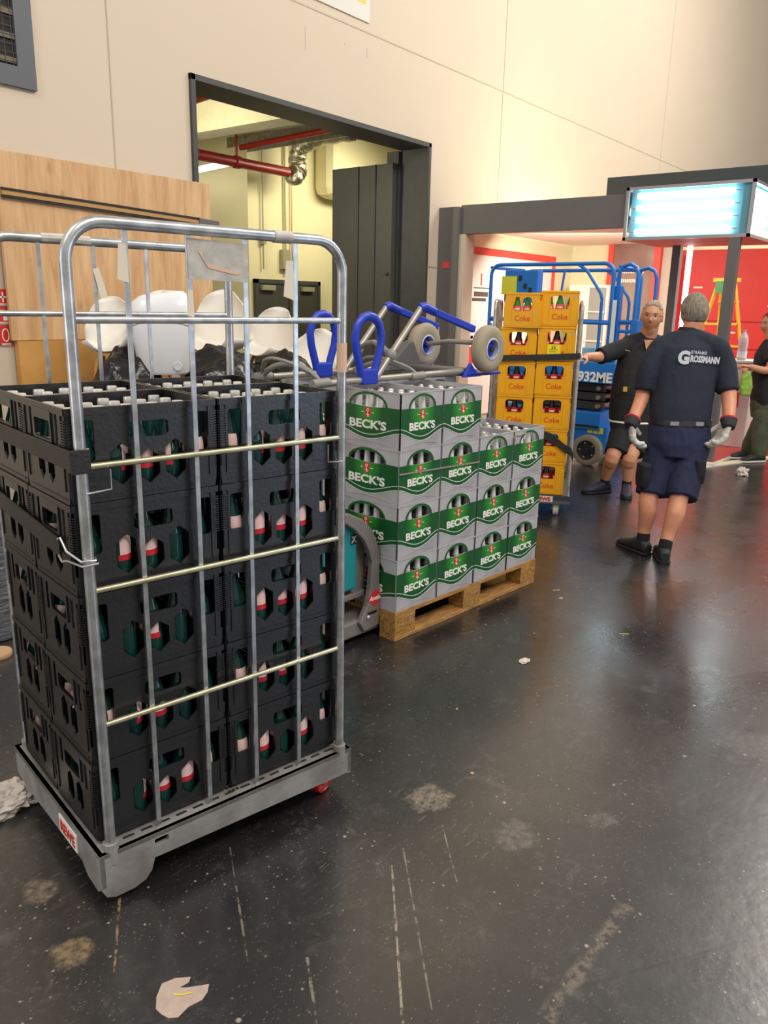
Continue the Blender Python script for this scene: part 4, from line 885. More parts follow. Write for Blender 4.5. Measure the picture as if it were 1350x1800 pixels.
# yellow step ladder
M_LAD=mat('ladder_yellow','#dfa62c',0.5); ld=empty('step_ladder',(10.6,2.95,0.034),-0.5); tag(ld,'yellow step ladder standing on the booth platform','ladder')
for sy in (-1,1):
    MB().beam((0.03,sy*0.10,1.86),(0.36,sy*0.30,0.0),0.05,0.03).build('front_rail',M_LAD,ld); MB().beam((-0.03,sy*0.10,1.86),(-0.42,sy*0.28,0.0),0.045,0.03).build('rear_rail',M_LAD,ld)
for k in range(6):
    q=0.13+k*0.145; f=1-q; y=0.10*(1-q)+0.30*q; MB().box(0.03+0.33*q-0.05,0.03+0.33*q+0.04,-y,y,1.86*(1-q)-0.01,1.86*(1-q)+0.015).build('step',M_LAD,ld)
    if k%2: y=0.10*(1-q)+0.28*q; MB().box(-0.05-0.37*q,-0.02-0.37*q,-y,y,1.86*(1-q)-0.012,1.86*(1-q)+0.012).build('brace',M_LAD,ld)
MB().box(-0.09,0.09,-0.14,0.14,1.85,1.90).build('top_cap',M_LAD,ld,bevel=0.008)
MB().box(-0.10,-0.09,-0.08,0.08,1.72,1.86).build('green_sticker',mat('ladder_green','#3c7f4a',0.6),ld)
# counter with water bottle and a plastic bottle beside it
ct=empty('counter',(9.75,2.42,0.034)); tag(ct,'white counter standing on the booth platform behind the pillar','counter')
MB().box(-0.2,0.2,-0.16,0.22,0,0.95).build('counter_body',mat('counter_white','#e9dcd4',0.5),ct,bevel=0.006); MB().box(-0.22,0.22,-0.18,0.24,0.95,0.975).build('counter_top',M_BWH,ct,bevel=0.004); MB().box(-0.205,-0.2,-0.05,0.12,0.45,0.62).build('red_print',M_TRIMR,ct)
pb=empty('plastic_bottle',(9.63,2.42,1.0095)); tag(pb,'clear plastic water bottle standing on the booth counter','bottle')
MB().lathe([(0.001,0.0),(0.045,0.0),(0.052,0.02),(0.052,0.11),(0.046,0.13),(0.052,0.15),(0.052,0.22),(0.04,0.27),(0.018,0.30),(0.016,0.32),(0.001,0.32)],18).build('bottle_body',mat('clear_plastic','#dfe7ee',0.12,trans=0.6),pb,True,50)
MB().lathe([(0.053,0.03),(0.053,0.10)],18,caps=False).build('label',mat('bottle_label','#d8dfe8',0.5),pb,True); MB().lathe([(0.018,0.315),(0.018,0.335),(0.001,0.337)],14).build('cap',mat('cap_blue','#8f9ad0',0.4),pb,True)
# ------------------------------------------------------------------ boards, signs and grille on the hall wall
def oak():
    m=bpy.data.materials.new('oak_board'); m.use_nodes=True; nt=m.node_tree; b=nt.nodes['Principled BSDF']; b.inputs['Roughness'].default_value=0.55
    tc=nt.nodes.new('ShaderNodeTexCoord'); mp=nt.nodes.new('ShaderNodeMapping'); mp.inputs['Scale'].default_value=(9,9,0.9); nt.links.new(tc.outputs['Object'],mp.inputs[0])
    n=nt.nodes.new('ShaderNodeTexNoise'); n.inputs['Scale'].default_value=1.6; n.inputs['Detail'].default_value=8; n.inputs['Roughness'].default_value=0.62; n.inputs['Distortion'].default_value=0.6; nt.links.new(mp.outputs[0],n.inputs['Vector'])
    cr=nt.nodes.new('ShaderNodeValToRGB'); e=cr.color_ramp.elements; e[0].position=0.3; e[0].color=(*hx('#b98c5e'),1); e[1].position=0.68; e[1].color=(*hx('#dbb586'),1)
    nt.links.new(n.outputs['Fac'],cr.inputs[0]); 
    v=nt.nodes.new('ShaderNodeTexVoronoi'); v.inputs['Scale'].default_value=0.35; mp2=nt.nodes.new('ShaderNodeMapping'); mp2.inputs['Scale'].default_value=(11,11,5); nt.links.new(tc.outputs['Object'],mp2.inputs[0]); nt.links.new(mp2.outputs[0],v.inputs['Vector'])
    r=nt.nodes.new('ShaderNodeMapRange'); r.inputs[1].default_value=0.03; r.inputs[2].default_value=0.12; r.inputs[3].default_value=0.7; r.inputs[4].default_value=0; nt.links.new(v.outputs['Distance'],r.inputs[0])
    mx=nt.nodes.new('ShaderNodeMix'); mx.data_type='RGBA'; nt.links.new(r.outputs[0],mx.inputs[0]); nt.links.new(cr.outputs[0],mx.inputs[6]); mx.inputs[7].default_value=(*hx('#8a5f3c'),1)
    nt.links.new(mx.outputs[2],b.inputs['Base Color']); return m
o=MB().box(2.955,4.83,5.735,5.765,1.225,2.510).build('oak_board',oak(),bevel=0.002); tag(o,'large oak patterned board leaning on the hall wall above the chairs','board')
o=MB().box(2.99,4.30,5.72,5.78,0.0,1.222).build('chipboard_panel',mat('chipboard','#cf9a52',0.7,color2='#b9853f',vscale=4)); tag(o,'golden brown chipboard panel below the oak board on the hall wall','board')
for nm,dz,lab in (('ledge_rail',0.0,''),):
    r=empty('ledge_rail',(3.9,5.72,2.17)); tag(r,'long dark and brass trim rail fixed across the oak board','rail')
    MB().beam((-0.93,0,0.092),(0.80,0,0.045),0.02,0.012).build('dark_strip',M_BLKP,r); MB().beam((-0.93,0.0,0.062),(0.80,0,0.015),0.028,0.026).build('brass_strip',mat('brass_wood','#b08a58',0.5,0.2),r)
    MB().beam((-0.93,0,0.038),(0.80,0,-0.010),0.02,0.012).build('dark_strip',M_BLKP,r); MB().beam((0.78,-0.005,0.015),(1.0,-0.005,0.005),0.03,0.066).build('end_piece',M_DGP,r)
# fire signs
M_FR=mat('fire_red','#cc3128',0.5)
for k,(z0,z1,lab) in enumerate(((1.475,1.585,'topmost of three red fire signs at the left wall edge, with a cross'),(1.345,1.460,'middle of three red fire signs at the left wall edge'),(1.195,1.330,'lowest of three red fire signs at the left wall edge, with a hose'))):
    s=MB().box(2.84,2.978,5.785,5.7995,z0,z1).build('fire_sign',M_FR); tag(s,lab,'sign')
    p=MB()
    if k==0: p.box(2.935,2.945,5.783,5.785,z0+0.02,z1-0.02); p.box(2.90,2.965,5.783,5.785,(z0+z1)/2-0.006,(z0+z1)/2+0.006)
    elif k==1: p.box(2.93,2.965,5.783,5.785,z0+0.02,z0+0.05); p.box(2.90,2.94,5.783,5.785,z0+0.06,z1-0.02)
    else: p.tube([(2.935+0.025*math.cos(a),5.784,(z0+z1)/2+0.045*math.sin(a)) for a in [2*PI*i/12 for i in range(12)]],0.004,5,closed=True)
    for q in range(3): p.box(2.90,2.972,5.783,5.785,z0-0.012-0.006*q+0.02,z0-0.009-0.006*q+0.02)
    p.build('pictogram',M_WTX,s)
# vent grille
vg=empty('vent_grille',(3.05,5.8,3.3)); tag(vg,'dark framed vent grille with slats at the upper left of the wall','vent')
m=MB()
for (x0,x1,z0,z1) in ((2.3,3.20,2.945,3.075),(3.20,3.33,2.945,4.1),(2.3,3.20,4.0,4.1)): m.box(x0-3.05,x1-3.05,-0.03,0,z0-3.3,z1-3.3)
m.build('frame',mat('vent_frame','#5a5c62',0.5),vg)
MB().box(-0.75,0.15,-0.004,-0.001,-0.23,0.7).build('dark_backing',mat('vent_dark','#2a2725',0.8),vg)
for k in range(6): MB().beam((-0.75,-0.012,-0.19+k*0.15),(0.15,-0.012,-0.19+k*0.15),0.012,0.035).build('slat',mat('vent_slat','#6a5e4c',0.6),vg)
m=MB()
for k in range(16): x=-0.70+k*0.055; m.box(x,x+0.003,-0.022,-0.020,-0.22,0.7)
for k in range(16): z=-0.20+k*0.055; m.box(-0.75,0.15,-0.022,-0.020,z,z+0.003)
m.build('wire_mesh',mat('vent_wire','#4c4640',0.6),vg)
# sign plate above the seam
o=MB().box(6.0,7.045,5.785,5.799,4.315,5.0).build('wall_sign',mat('sign_plate','#cfcac0',0.45)); tag(o,'pale plate with a yellow corner high on the hall wall','sign')
MB().box(6.72,6.98,5.783,5.785,4.47,5.0).build('yellow_patch',mat('sign_yellow','#e2c21e',0.5),o)
for (x,z0,z1) in ((6.10,3.85,4.05),(7.02,3.99,4.09),(6.67,4.03,4.045)):
    tag(MB().box(x,x+0.012,5.7975,5.7995,z0,z1).build('filler_smear',mat('filler','#c5bbb0',0.8)),'pale grey filler smear on the wall '+{6.10:'left below the joint',7.02:'right below the joint',6.67:'as a dot between the two smears'}[x],'smear')
# ------------------------------------------------------------------ chairs, white tub and bags
M_SHELL=mat('white_shell','#e9e4da',0.35); M_LEGW=mat('beech_leg','#b98246',0.5,var=0.15,vscale=20); M_BAG=mat('black_bag','#0d0d0e',0.22,bump=0.8,bscale=14)
def shell_mesh(m,wd=0.46,hb=0.40,sd=0.42):
    nu,nv=14,18; vs=[];fs=[]
    for j in range(nv+1):
        t=j/nv
        if t<0.45: s_=t/0.45; y=-sd*0.5+sd*s_*0.95; z=0.03*(1-s_)**2
        else: s_=(t-0.45)/0.55; y=sd*0.45+0.10*math.sin(s_*1.3); z=0.03+hb*s_ if s_>0 else 0
        if 0.38<t<0.55: z+=0.0
        wprof=wd*(0.80+0.20*math.sin(PI*min(1,t*1.25)))*(1-max(0,(t-0.75)/0.25)**2.2*0.42)*(1-max(0,(0.10-t)/0.10)**2*0.25)
        for i in range(nu+1):
            a=(i/nu-0.5)*2; x=a*wprof/2; up=0.10*abs(a)**2.6*(1 if t<0.45 else max(0,1-(t-0.45)*2.6))-(0.05*abs(a)**2.4*max(0,(t-0.55)/0.45)**1.5); fwd=0.09*abs(a)**2.2*(0 if t<0.4 else min(1,(t-0.4)*4))
            vs.append((x,y-fwd,z+up))
    for j in range(nv):
        for i in range(nu): a=j*(nu+1)+i; fs.append((a,a+1,a+nu+2,a+nu+1))
    return m.add(vs,fs)
def chair():
    r=empty('shell_chair'); tag(r,'white shell chair','chair')
    o=shell_mesh(MB()).build('seat_shell',M_SHELL,r,True,80); sm=o.modifiers.new('s','SOLIDIFY'); sm.thickness=0.007; 
    for sx in (-1,1):
        for sy in (-1,1): MB().tube([(sx*0.11,sy*0.12-0.02,-0.02),(sx*0.23,sy*0.22-0.02,-0.42)],[0.015,0.010],10).build('leg',M_LEGW,r,True)
    w=MB(); 
    for a,b in (((-0.14,-0.16),(0.14,0.10)),((0.14,-0.16),(-0.14,0.10)),((-0.16,-0.16),(0.16,-0.16)),((-0.16,0.12),(0.16,0.12))): w.tube([(a[0],a[1],-0.12),((a[0]+b[0])/2,(a[1]+b[1])/2,-0.06),(b[0],b[1],-0.12)],0.004,6)
    w.build('wire_brace',M_BLKP,r,True); return r
SC=chair()
def aim(o,loc,rx,ry,rz,sc=1.0): o.location=loc; o.rotation_euler=(rx,ry,rz); o.scale=(sc,)*3
lab=['white shell chair at the centre of the pile, its back towards the camera','white shell chair with a grey back right of the central chair','white shell chair at the right end of the pile, tipped over','white shell chair at the left end of the pile, half in a black bag','white shell chair leaning behind the white tub']
spec=[((4.24,5.02,1.13),(0.05,0.0,-1.0),1.12),((4.90,5.20,1.07),(0.0,0.22,-1.15),1.0),((5.00,4.80,0.93),(0.05,0.50,-0.95),0.95),((3.36,5.08,1.16),(0.0,-0.15,-0.75),0.92),((3.72,5.10,1.20),(0.0,0.05,-0.9),0.95)]
for i,(l,(a,b,c_),s_) in enumerate(spec):
    o=SC if i==0 else copy_tree(SC); aim(o,l,a,b,c_,s_); o['label']=lab[i]; o['group']='white shell chairs piled before the opening'
tb=empty('plastic_tub',(3.50,4.70,1.03),-0.72); tag(tb,'white plastic tub with rope round it among the shell chairs','tub')
m=MB(); 
vs=[];fs=[]; prof=[(0.0,0.155,0.10),(0.02,0.175,0.115),(0.40,0.215,0.13),(0.50,0.205,0.12),(0.545,0.15,0.08),(0.55,0.02,0.01)]
for (z,hx_,hy_) in prof:
    for k in range(24):
        a=2*PI*k/24; ca,sa=math.cos(a),math.sin(a); vs.append((hx_*math.copysign(abs(ca)**0.5,ca),hy_*math.copysign(abs(sa)**0.5,sa),z+0.02*ca*(z>0.3)))
for j in range(len(prof)-1):
    for k in range(24): fs.append((j*24+k,j*24+(k+1)%24,(j+1)*24+(k+1)%24,(j+1)*24+k))
fs.append(tuple(range(23,-1,-1))); fs.append(tuple((len(prof)-1)*24+k for k in range(24)))
m.add(vs,fs); m.build('tub_body',mat('tub_white','#e8eaec',0.25),tb,True,50)
MB().tube([(0.213*math.copysign(abs(math.cos(a))**0.5,math.cos(a)),0.129*math.copysign(abs(math.sin(a))**0.5,math.sin(a)),0.345+0.012*math.sin(a*3)) for a in [2*PI*k/32 for k in range(32)]],0.003,5,closed=True).build('rope',mat('rope','#b7ae9c',0.8),tb,True)
MB().lathe([(0.028,0),(0.03,0.003),(0.026,0.006),(0.024,0.004)],20,T(0.10,-0.125,0.06)@Rx(PI/2)).build('round_mark',mat('mark','#c9ccd0',0.4),tb,True)
def blob(name,c,r,seed,label,m,k=0.13):
    b=bmesh.new(); bmesh.ops.create_icosphere(b,subdivisions=5,radius=1.0)
    for v in b.verts:
        p=v.co.copy(); q=Vector((p.x*r[0],p.y*r[1],p.z*r[2]))
        n=noise.noise(p*2.2+Vector((seed,0,0)))*k+abs(noise.noise(p*5.0+Vector((0,seed,0))))*k*0.5
        v.co=q*(1+n); 
        if v.co.z<-r[2]*0.9: v.co.z=-r[2]*0.9
    me=bpy.data.meshes.new(name); b.to_mesh(me); b.free(); me.materials.append(m); me.polygons.foreach_set('use_smooth',[True]*len(me.polygons))
    o=bpy.data.objects.new(name,me); COL.objects.link(o); o.location=c; tag(o,label,'bag','black refuse bags under the chairs'); return o
blob('refuse_bag',(3.30,4.88,0.58),(0.30,0.30,0.62),1,'glossy black refuse bag at the left end of the chair pile',M_BAG)
blob('refuse_bag',(4.05,4.74,0.58),(0.42,0.26,0.60),2.3,'glossy black refuse bag under the white tub and central chair',M_BAG)
blob('refuse_bag',(4.66,4.62,0.56),(0.34,0.26,0.58),3.7,'glossy black refuse bag under the right chairs of the pile',M_BAG)
blob('refuse_bag',(5.20,4.50,0.46),(0.28,0.26,0.50),5.1,'low black refuse bag behind the hand truck handles',M_BAG)
blob('paper_sack',(3.20,4.60,0.66),(0.20,0.14,0.30),8.2,'tan transparent sack at the left foot of the chair pile',mat('tan_sack','#8f7c58',0.35,bump=0.5,bscale=20))
# ------------------------------------------------------------------ litter on the floor
def scrap(name,x,y,pts,h,label,cat,m,rz=0,z=0.0):
    o=MB().plate(pts,[],h,Matrix(((1,0,0,0),(0,0,1,0),(0,-1,0,h),(0,0,0,1)))).build(name,m); o.location=(x,y,z+0.0); o.rotation_euler=(0,0,rz)
    tag(o,label,cat); return o
M_TAPE=mat('tape_residue','#b5a194',0.8,var=0.15,vscale=30,bump=0.3,bscale=80)
pp=[(0.8499,1.2854),(0.8804,1.3065),(0.9096,1.2948),(0.9347,1.2701),(0.9222,1.2613),(0.8989,1.2661),(0.9087,1.2541),(0.9484,1.2209),(0.9329,1.2069),(0.9109,1.1993),(0.8803,1.2086),(0.8475,1.2047),(0.8331,1.2191),(0.8293,1.238),(0.8295,1.2597)]
pp=[(x-0.885,y-1.245) for x,y in pp]
scrap('tape_residue',0.885,1.245,pp,0.0012,'large torn brown tape residue on the floor nearest the camera','tape',M_TAPE,0)
o=MB().plate([(-0.02,-0.002),(0.0,0.002),(0.022,-0.001),(0.020,0.002),(0.0,0.005),(-0.02,0.002)],[],0.0006,Rx(PI/2)).build('yellow_streak',mat('yellow_streak','#d8cf2a',0.6)); o.location=(0.893,1.246,0.0022); o.rotation_euler=(0,0,-0.75); tag(o,'thin bright yellow streak on the torn tape residue','tape')
def crumple(name,c,r,seed,label,cat,m,n=4):
    b=bmesh.new(); bmesh.ops.create_icosphere(b,subdivisions=n,radius=1.0)
    for v in b.verts:
        p=v.co.copy(); k=1+0.5*noise.noise(p*2+Vector((seed,0,0)))+0.3*noise.noise(p*6+Vector((0,seed,0)))
        v.co=Vector((p.x*r[0]*k,p.y*r[1]*k,max(-r[2]*0.6,p.z*r[2]*k)))
    me=bpy.data.meshes.new(name); b.to_mesh(me); b.free(); me.materials.append(m); o=bpy.data.objects.new(name,me); COL.objects.link(o); o.location=(c[0],c[1],r[2]*0.6); tag(o,label,cat); return o
M_PAP=mat('crumpled_paper','#cfc5bd',0.7,var=0.15,vscale=25)
crumple('crumpled_paper',(0.99,2.24),(0.115,0.075,0.028),4,'crumpled white paper sheet on the floor left of the near roll container','paper',M_PAP,5)
crumple('paper_scrap',(2.974,1.493),(0.030,0.018,0.006),2,'small printed paper scrap on the floor before the pallet','paper',M_PAP,3)
crumple('paper_cup',(8.10,1.89),(0.075,0.05,0.045),6,'white crushed cup on the floor before the booth platform','cup',M_PAP,4)
M_SPL=mat('wood_splinter','#b39a73',0.8)
for (x,y,l,w_,rz,lb_) in ((3.915,1.80,0.045,0.008,-0.7,'wood splinter on the floor right of the pallet end'),(3.816,1.724,0.025,0.018,0.2,'pale paper chip on the floor beside the pallet splinter'),(3.569,1.268,0.045,0.006,-0.9,'thin wood splinter on the open floor below the men'),(2.412,1.488,0.012,0.007,0.3,'tiny pale chip on the floor before the pallet'),(2.073,1.206,0.012,0.010,0.0,'tiny pale flake in the middle of the open floor'),(6.9,2.1,0.05,0.02,0.4,'pale chip on the floor behind the standing men')):
    o=MB().box(-l/2,l/2,-w_/2,w_/2,0,0.004).build('floor_chip',M_SPL,bevel=0.001); o.location=(x,y,0); o.rotation_euler=(0,0,rz); tag(o,lb_,'chip')
# cable spool disc and wrapped pallet at the left edge
o=MB().lathe([(0.012,0),(0.055,0.0),(0.058,0.006),(0.058,0.018),(0.055,0.024),(0.012,0.024)],28).build('wooden_disc',mat('disc_wood','#c9a67c',0.6),smooth=True); o.location=(1.50,3.30,0.0); tag(o,'pale wooden disc lying on the floor at the left edge','disc')
wp_=MB().box(1.28,1.70,3.42,3.9,0.0,0.62).build('wrapped_bundle',mat('shrink_wrap','#6b6a6c',0.25,0.3,var=0.4,vscale=9,bump=0.9,bscale=12,stretch=(1,1,5)),bevel=0.02); tag(wp_,'bundle wrapped in shiny film behind the left side of the near container','bundle')
# ------------------------------------------------------------------ people
CRt=Vector((math.sin(CY),-math.cos(CY),0)); CFw=Vector((math.cos(CY),math.sin(CY),0)); UP=Vector((0,0,1))
def remeshed(mb, voxel, smooth, name, m, parent, wr=0.0, wscale=9.0, seed=0.0, root=None):
    me=bpy.data.meshes.new(name+'_raw'); me.from_pydata([tuple(p-root) for p in mb.v],[],mb.f); me.update()
    o=bpy.data.objects.new('tmp',me); COL.objects.link(o)
    r=o.modifiers.new('r','REMESH'); r.mode='VOXEL'; r.voxel_size=voxel
    if smooth: s_=o.modifiers.new('s','SMOOTH'); s_.iterations=smooth; s_.factor=0.5
    dg=bpy.context.evaluated_depsgraph_get(); dg.update(); out=bpy.data.meshes.new_from_object(o.evaluated_get(dg)); bpy.data.objects.remove(o); bpy.data.meshes.remove(me)
    if wr:
        ns=[v.normal.copy() for v in out.vertices]
        for v,n_ in zip(out.vertices,ns):
            p=v.co; q=Vector((p.x*wscale,p.y*wscale,p.z*wscale*0.55))+Vector((seed,seed,0))
            d=noise.noise(q)+0.6*(0.5-abs(noise.noise(q*2.1)))*1.2
            v.co=v.co+n_*d*wr
    out.materials.clear(); out.materials.append(m); out.polygons.foreach_set('use_smooth',[True]*len(out.polygons)); out.polygons.foreach_set('material_index',[0]*len(out.polygons)); out.name=name
    ob=bpy.data.objects.new(name,out); COL.objects.link(ob); ob.parent=parent; return ob
def limb(mb, pts, rad, n=16, sub=4, flat=False):
    P_=[];R_=[]
    for i in range(len(pts)-1):
        for k in range(sub):
            t=k/sub; p0=pts[max(i-1,0)];p1=pts[i];p2=pts[i+1];p3=pts[min(i+2,len(pts)-1)]
            q=0.5*((2*p1)+(p2-p0)*t+(2*p0-5*p1+4*p2-p3)*t*t+(3*p1-p0-3*p2+p3)*t**3); P_.append(q); R_.append(rad[i]*(1-t)+rad[i+1]*t)
    P_.append(pts[-1]); R_.append(rad[-1]); mb.tube(P_,R_,n); mb.ball(P_[0],R_[0]*0.98,n=12,m=8)
    if not flat: mb.ball(P_[-1],R_[-1]*0.98,n=12,m=8)
def loft(mb, secs, n=24, ex=2.3):
    """secs: (centre, half width, half depth, right, forward)"""
    vs=[];fs=[]
    for (c,hw,hd,r,f) in secs:
        for k in range(n):
            a=2*PI*k/n; ca,sa=math.cos(a),math.sin(a)
            vs.append(c+r*hw*math.copysign(abs(ca)**(2/ex),ca)+f*hd*math.copysign(abs(sa)**(2/ex),sa))
    for j in range(len(secs)-1):
        for k in range(n): fs.append((j*n+k,j*n+(k+1)%n,(j+1)*n+(k+1)%n,(j+1)*n+k))
    fs.append(tuple(range(n-1,-1,-1))); fs.append(tuple((len(secs)-1)*n+k for k in range(n)))
    mb.add(vs,fs)
def gauss(x,y,sx,sy): return math.exp(-(x*x)/(2*sx*sx)-(y*y)/(2*sy*sy))
def head_point(p, fat=1.0):
    x,y,z=p
    X=x*0.077; Y=y*0.096; Z=z*0.118
    if z<0: k=1-0.26*min(1,-z)**1.3/1.0*(2-fat); X*=k
    if z<-0.1 and y<0: Y*=1-0.30*min(1,(-z-0.1)/0.9)
    if y>0:
        f=0
        f+=0.024*gauss(X,Z+0.020,0.010,0.016)*(1 if Z<0.02 else 0.6); f+=0.006*gauss(X,Z+0.030,0.016,0.008)
        f-=0.010*(gauss(X-0.031,Z-0.008,0.014,0.010)+gauss(X+0.031,Z-0.008,0.014,0.010))
        f+=0.005*gauss(X,Z-0.030,0.045,0.009)
        f+=0.006*gauss(X,Z+0.058,0.020,0.010); f-=0.004*gauss(X,Z+0.064,0.022,0.003); f+=0.008*gauss(X,Z+0.095,0.022,0.014)
        f+=0.004*(gauss(X-0.042,Z+0.030,0.016,0.018)+gauss(X+0.042,Z+0.030,0.016,0.018))
        Y+=f*min(1,y*2.0)
        if y>0.3: Y*=0.98
    return Vector((X,Y,Z))
def sphere_pts(n=56,m=40):
    for j in range(m+1):
        for i in range(n):
            a=2*PI*i/n; b=PI*j/m; yield (math.sin(b)*math.cos(a),math.sin(b)*math.sin(a),-math.cos(b))
def head(mb, c, M, fat=1.0, sc=1.0):
    n,m=56,40; vs=[c+M@(head_point(p,fat)*sc) for p in sphere_pts(n,m)]
    fs=[(j*n+i,j*n+(i+1)%n,(j+1)*n+(i+1)%n,(j+1)*n+i) for j in range(m) for i in range(n)]
    mb.add(vs,fs)
    for s_ in (-1,1):
        e=MB(); e.ball((0,0,0),0.008,0.018,0.031); e.ball((s_*0.004,0.004,-0.016),0.006,0.010,0.012)
        mb.add([c+M@((p+Vector((s_*0.077,-0.008,-0.010)))*sc) for p in e.v],e.f)
def hair(c,M,root,parent,m,test,sc=1.0,th=0.008,name='hair',wav=0.003):
    n,m_=56,40; pts=list(sphere_pts(n,m_)); mb=MB(); idx={}; 
    def vid(k):
        if k not in idx:
            p=pts[k]; q=head_point(p)*sc; d=Vector(p).normalized(); q=q+d*(th+wav*noise.noise(Vector(p)*7)+wav*0.6*noise.noise(Vector(p)*19)); idx[k]=len(mb.v); mb.v.append(c+M@q-root)
        return idx[k]
    for j in range(m_):
        for i in range(n):
            ks=(j*n+i,j*n+(i+1)%n,(j+1)*n+(i+1)%n,(j+1)*n+i)
            if all(test(pts[k]) for k in ks): mb.f.append([vid(k) for k in ks]); mb.m.append(0)
    o=mb.build(name,m,parent,True,80); s_=o.modifiers.new('t','SOLIDIFY'); s_.thickness=th*1.3; s_.offset=-1; return o
def hand(mb, wrist, d, nrm, side, curl=0.5, sc=1.0, fr=0.0085):
    """d: direction of the fingers, nrm: palm normal (towards the palm side), side: vector towards the thumb"""
    d=d.normalized(); nrm=(nrm-d*nrm.dot(d)).normalized(); side=d.cross(nrm)*(1 if d.cross(nrm).dot(side)>0 else -1)
    L=0.085*sc
    loft(mb,[(wrist+d*t*L,w_*sc,h_*sc,side,nrm) for t,w_,h_ in ((-0.1,0.026,0.021),(0.2,0.034,0.018),(0.6,0.041,0.016),(1.0,0.041,0.014),(1.08,0.036,0.011))],16)
    for k,(off,ln,dl) in enumerate(((0.031,0.070,0.0),(0.0105,0.078,0.004),(-0.0105,0.072,0.002),(-0.031,0.056,-0.006))):
        p=wrist+d*(L+dl*sc)+side*off*sc; cur=d.copy(); pts=[p-d*0.02*sc,p]; ang=curl*(0.8+0.12*k); spread=side*off*1.2
        for s_,f in ((0.45,1.0),(0.30,1.1),(0.25,0.8)):
            R=Matrix.Rotation(-ang*f if side.dot(d.cross(nrm))>0 else -ang*f,3,nrm.cross(d)); cur=(cur*math.cos(ang*f)+ (nrm-cur*nrm.dot(cur)).normalized()*math.sin(ang*f)).normalized() if (nrm-cur*nrm.dot(cur)).length>1e-3 else cur
            pts.append(pts[-1]+(cur+spread*0.8).normalized()*ln*s_*sc)
        mb.tube(pts,[fr*1.1*sc,fr*1.1*sc,fr*1.05*sc,fr*0.95*sc,fr*0.8*sc],10); mb.ball(pts[-1],fr*0.8*sc,n=10,m=6)
    b=wrist+d*0.022*sc+side*0.026*sc; q=[b,b+(d*0.6+side*0.8+nrm*0.3).normalized()*0.038*sc]; q.append(q[-1]+(d*0.9+side*0.35+nrm*0.5).normalized()*0.032*sc); q.append(q[-1]+(d+nrm*0.6).normalized()*0.024*sc)
    mb.tube(q,[0.015*sc,0.0125*sc,0.0105*sc,0.009*sc],10); mb.ball(q[-1],0.009*sc,n=10,m=6)
def shoe(parent, root, heel, toe, m, sole_m, ln=None, h=0.0, name='shoe'):
    d=(toe-heel); d.z=0; L=ln or d.length; d.normalize(); s_=d.cross(UP)
    b=MB(); secs=[]
    for t,w_,z0,z1 in ((0.0,0.030,0.014,0.075),(0.12,0.038,0.014,0.105),(0.25,0.041,0.014,0.112),(0.38,0.041,0.014,0.098),(0.52,0.043,0.014,0.082),(0.70,0.049,0.014,0.066),(0.86,0.045,0.014,0.056),(0.96,0.030,0.016,0.042),(1.0,0.012,0.018,0.030)):
        c=heel+d*t*L+UP*((z0+z1)/2+h); secs.append((c,w_,(z1-z0)/2,s_,UP))
    loft(b,secs,18,2.6); o=remeshed(b,0.006,3,name,m,parent,0.0,root=root)
    b=MB(); loft(b,[(heel+d*t*L+UP*(0.011+h),w_,0.011,s_,UP) for t,w_ in ((-0.02,0.026),(0.06,0.040),(0.25,0.043),(0.45,0.042),(0.70,0.052),(0.88,0.047),(0.98,0.030),(1.02,0.010))],18,4.0)
    so=MB(); so.v=[p-root for p in b.v]; so.f=b.f; so.m=b.m; so.build('sole',sole_m,o,True,50)
    lc=MB()
    for k in range(4):
        t=0.44+0.07*k; zc=0.094-0.010*k+h; c=heel+d*t*L+UP*zc-root; lc.tube([c-s_*0.024-UP*0.008,c+UP*0.002,c+s_*0.024-UP*0.008],0.0032,6)
    lc.build('laces',M_LACE,o,True); return o
M_SKIN=mat('skin','#cf9372',0.5,var=0.10,vscale=14,sub=0.08); M_SKIN2=mat('skin_flushed','#d08e6e',0.48,var=0.12,vscale=14,sub=0.08); M_NAVY=mat('navy_cloth','#1b2233',0.85,bump=0.25,bscale=30,var=0.15,vscale=5); M_NAVY2=mat('navy_shorts','#1a2140',0.85,bump=0.3,bscale=26,var=0.2,vscale=6)
M_BCL=mat('black_cloth','#17181c',0.85,bump=0.25,bscale=30,var=0.1); M_HAIRG=mat('grey_brown_hair','#77695c',0.8,color2='#a59a8c',vscale=22,bump=0.8,bscale=120,stretch=(3,3,1)); M_HAIRW=mat('short_white_hair','#b3a798',0.8,color2='#8c7c6c',vscale=30,bump=0.6,bscale=140)
M_SHOE=mat('black_shoe','#1d1e22',0.6,bump=0.2,bscale=60); M_SOLE=mat('shoe_sole','#15161a',0.7); M_LACE=mat('shoe_lace','#3b3d44',0.7); M_GLOVE=mat('glove_leather','#dcd8d0',0.7,color2='#b9b3aa',vscale=18,bump=0.5,bscale=50); M_GRED=mat('glove_red','#b0202c',0.7); M_GBLK=mat('glove_dark','#26262a',0.8); M_SOCK=mat('black_sock','#15151a',0.9)
M_EYE=mat('eye','#4a3a32',0.25); M_LIP=mat('lip','#b06a58',0.5); M_BROW=mat('brow','#8f8172',0.8); M_GLASS=mat('glasses_rim','#8d8d92',0.3,0.8)
def basis3(r,f,u): return Matrix(((r.x,f.x,u.x),(r.y,f.y,u.y),(r.z,f.z,u.z)))
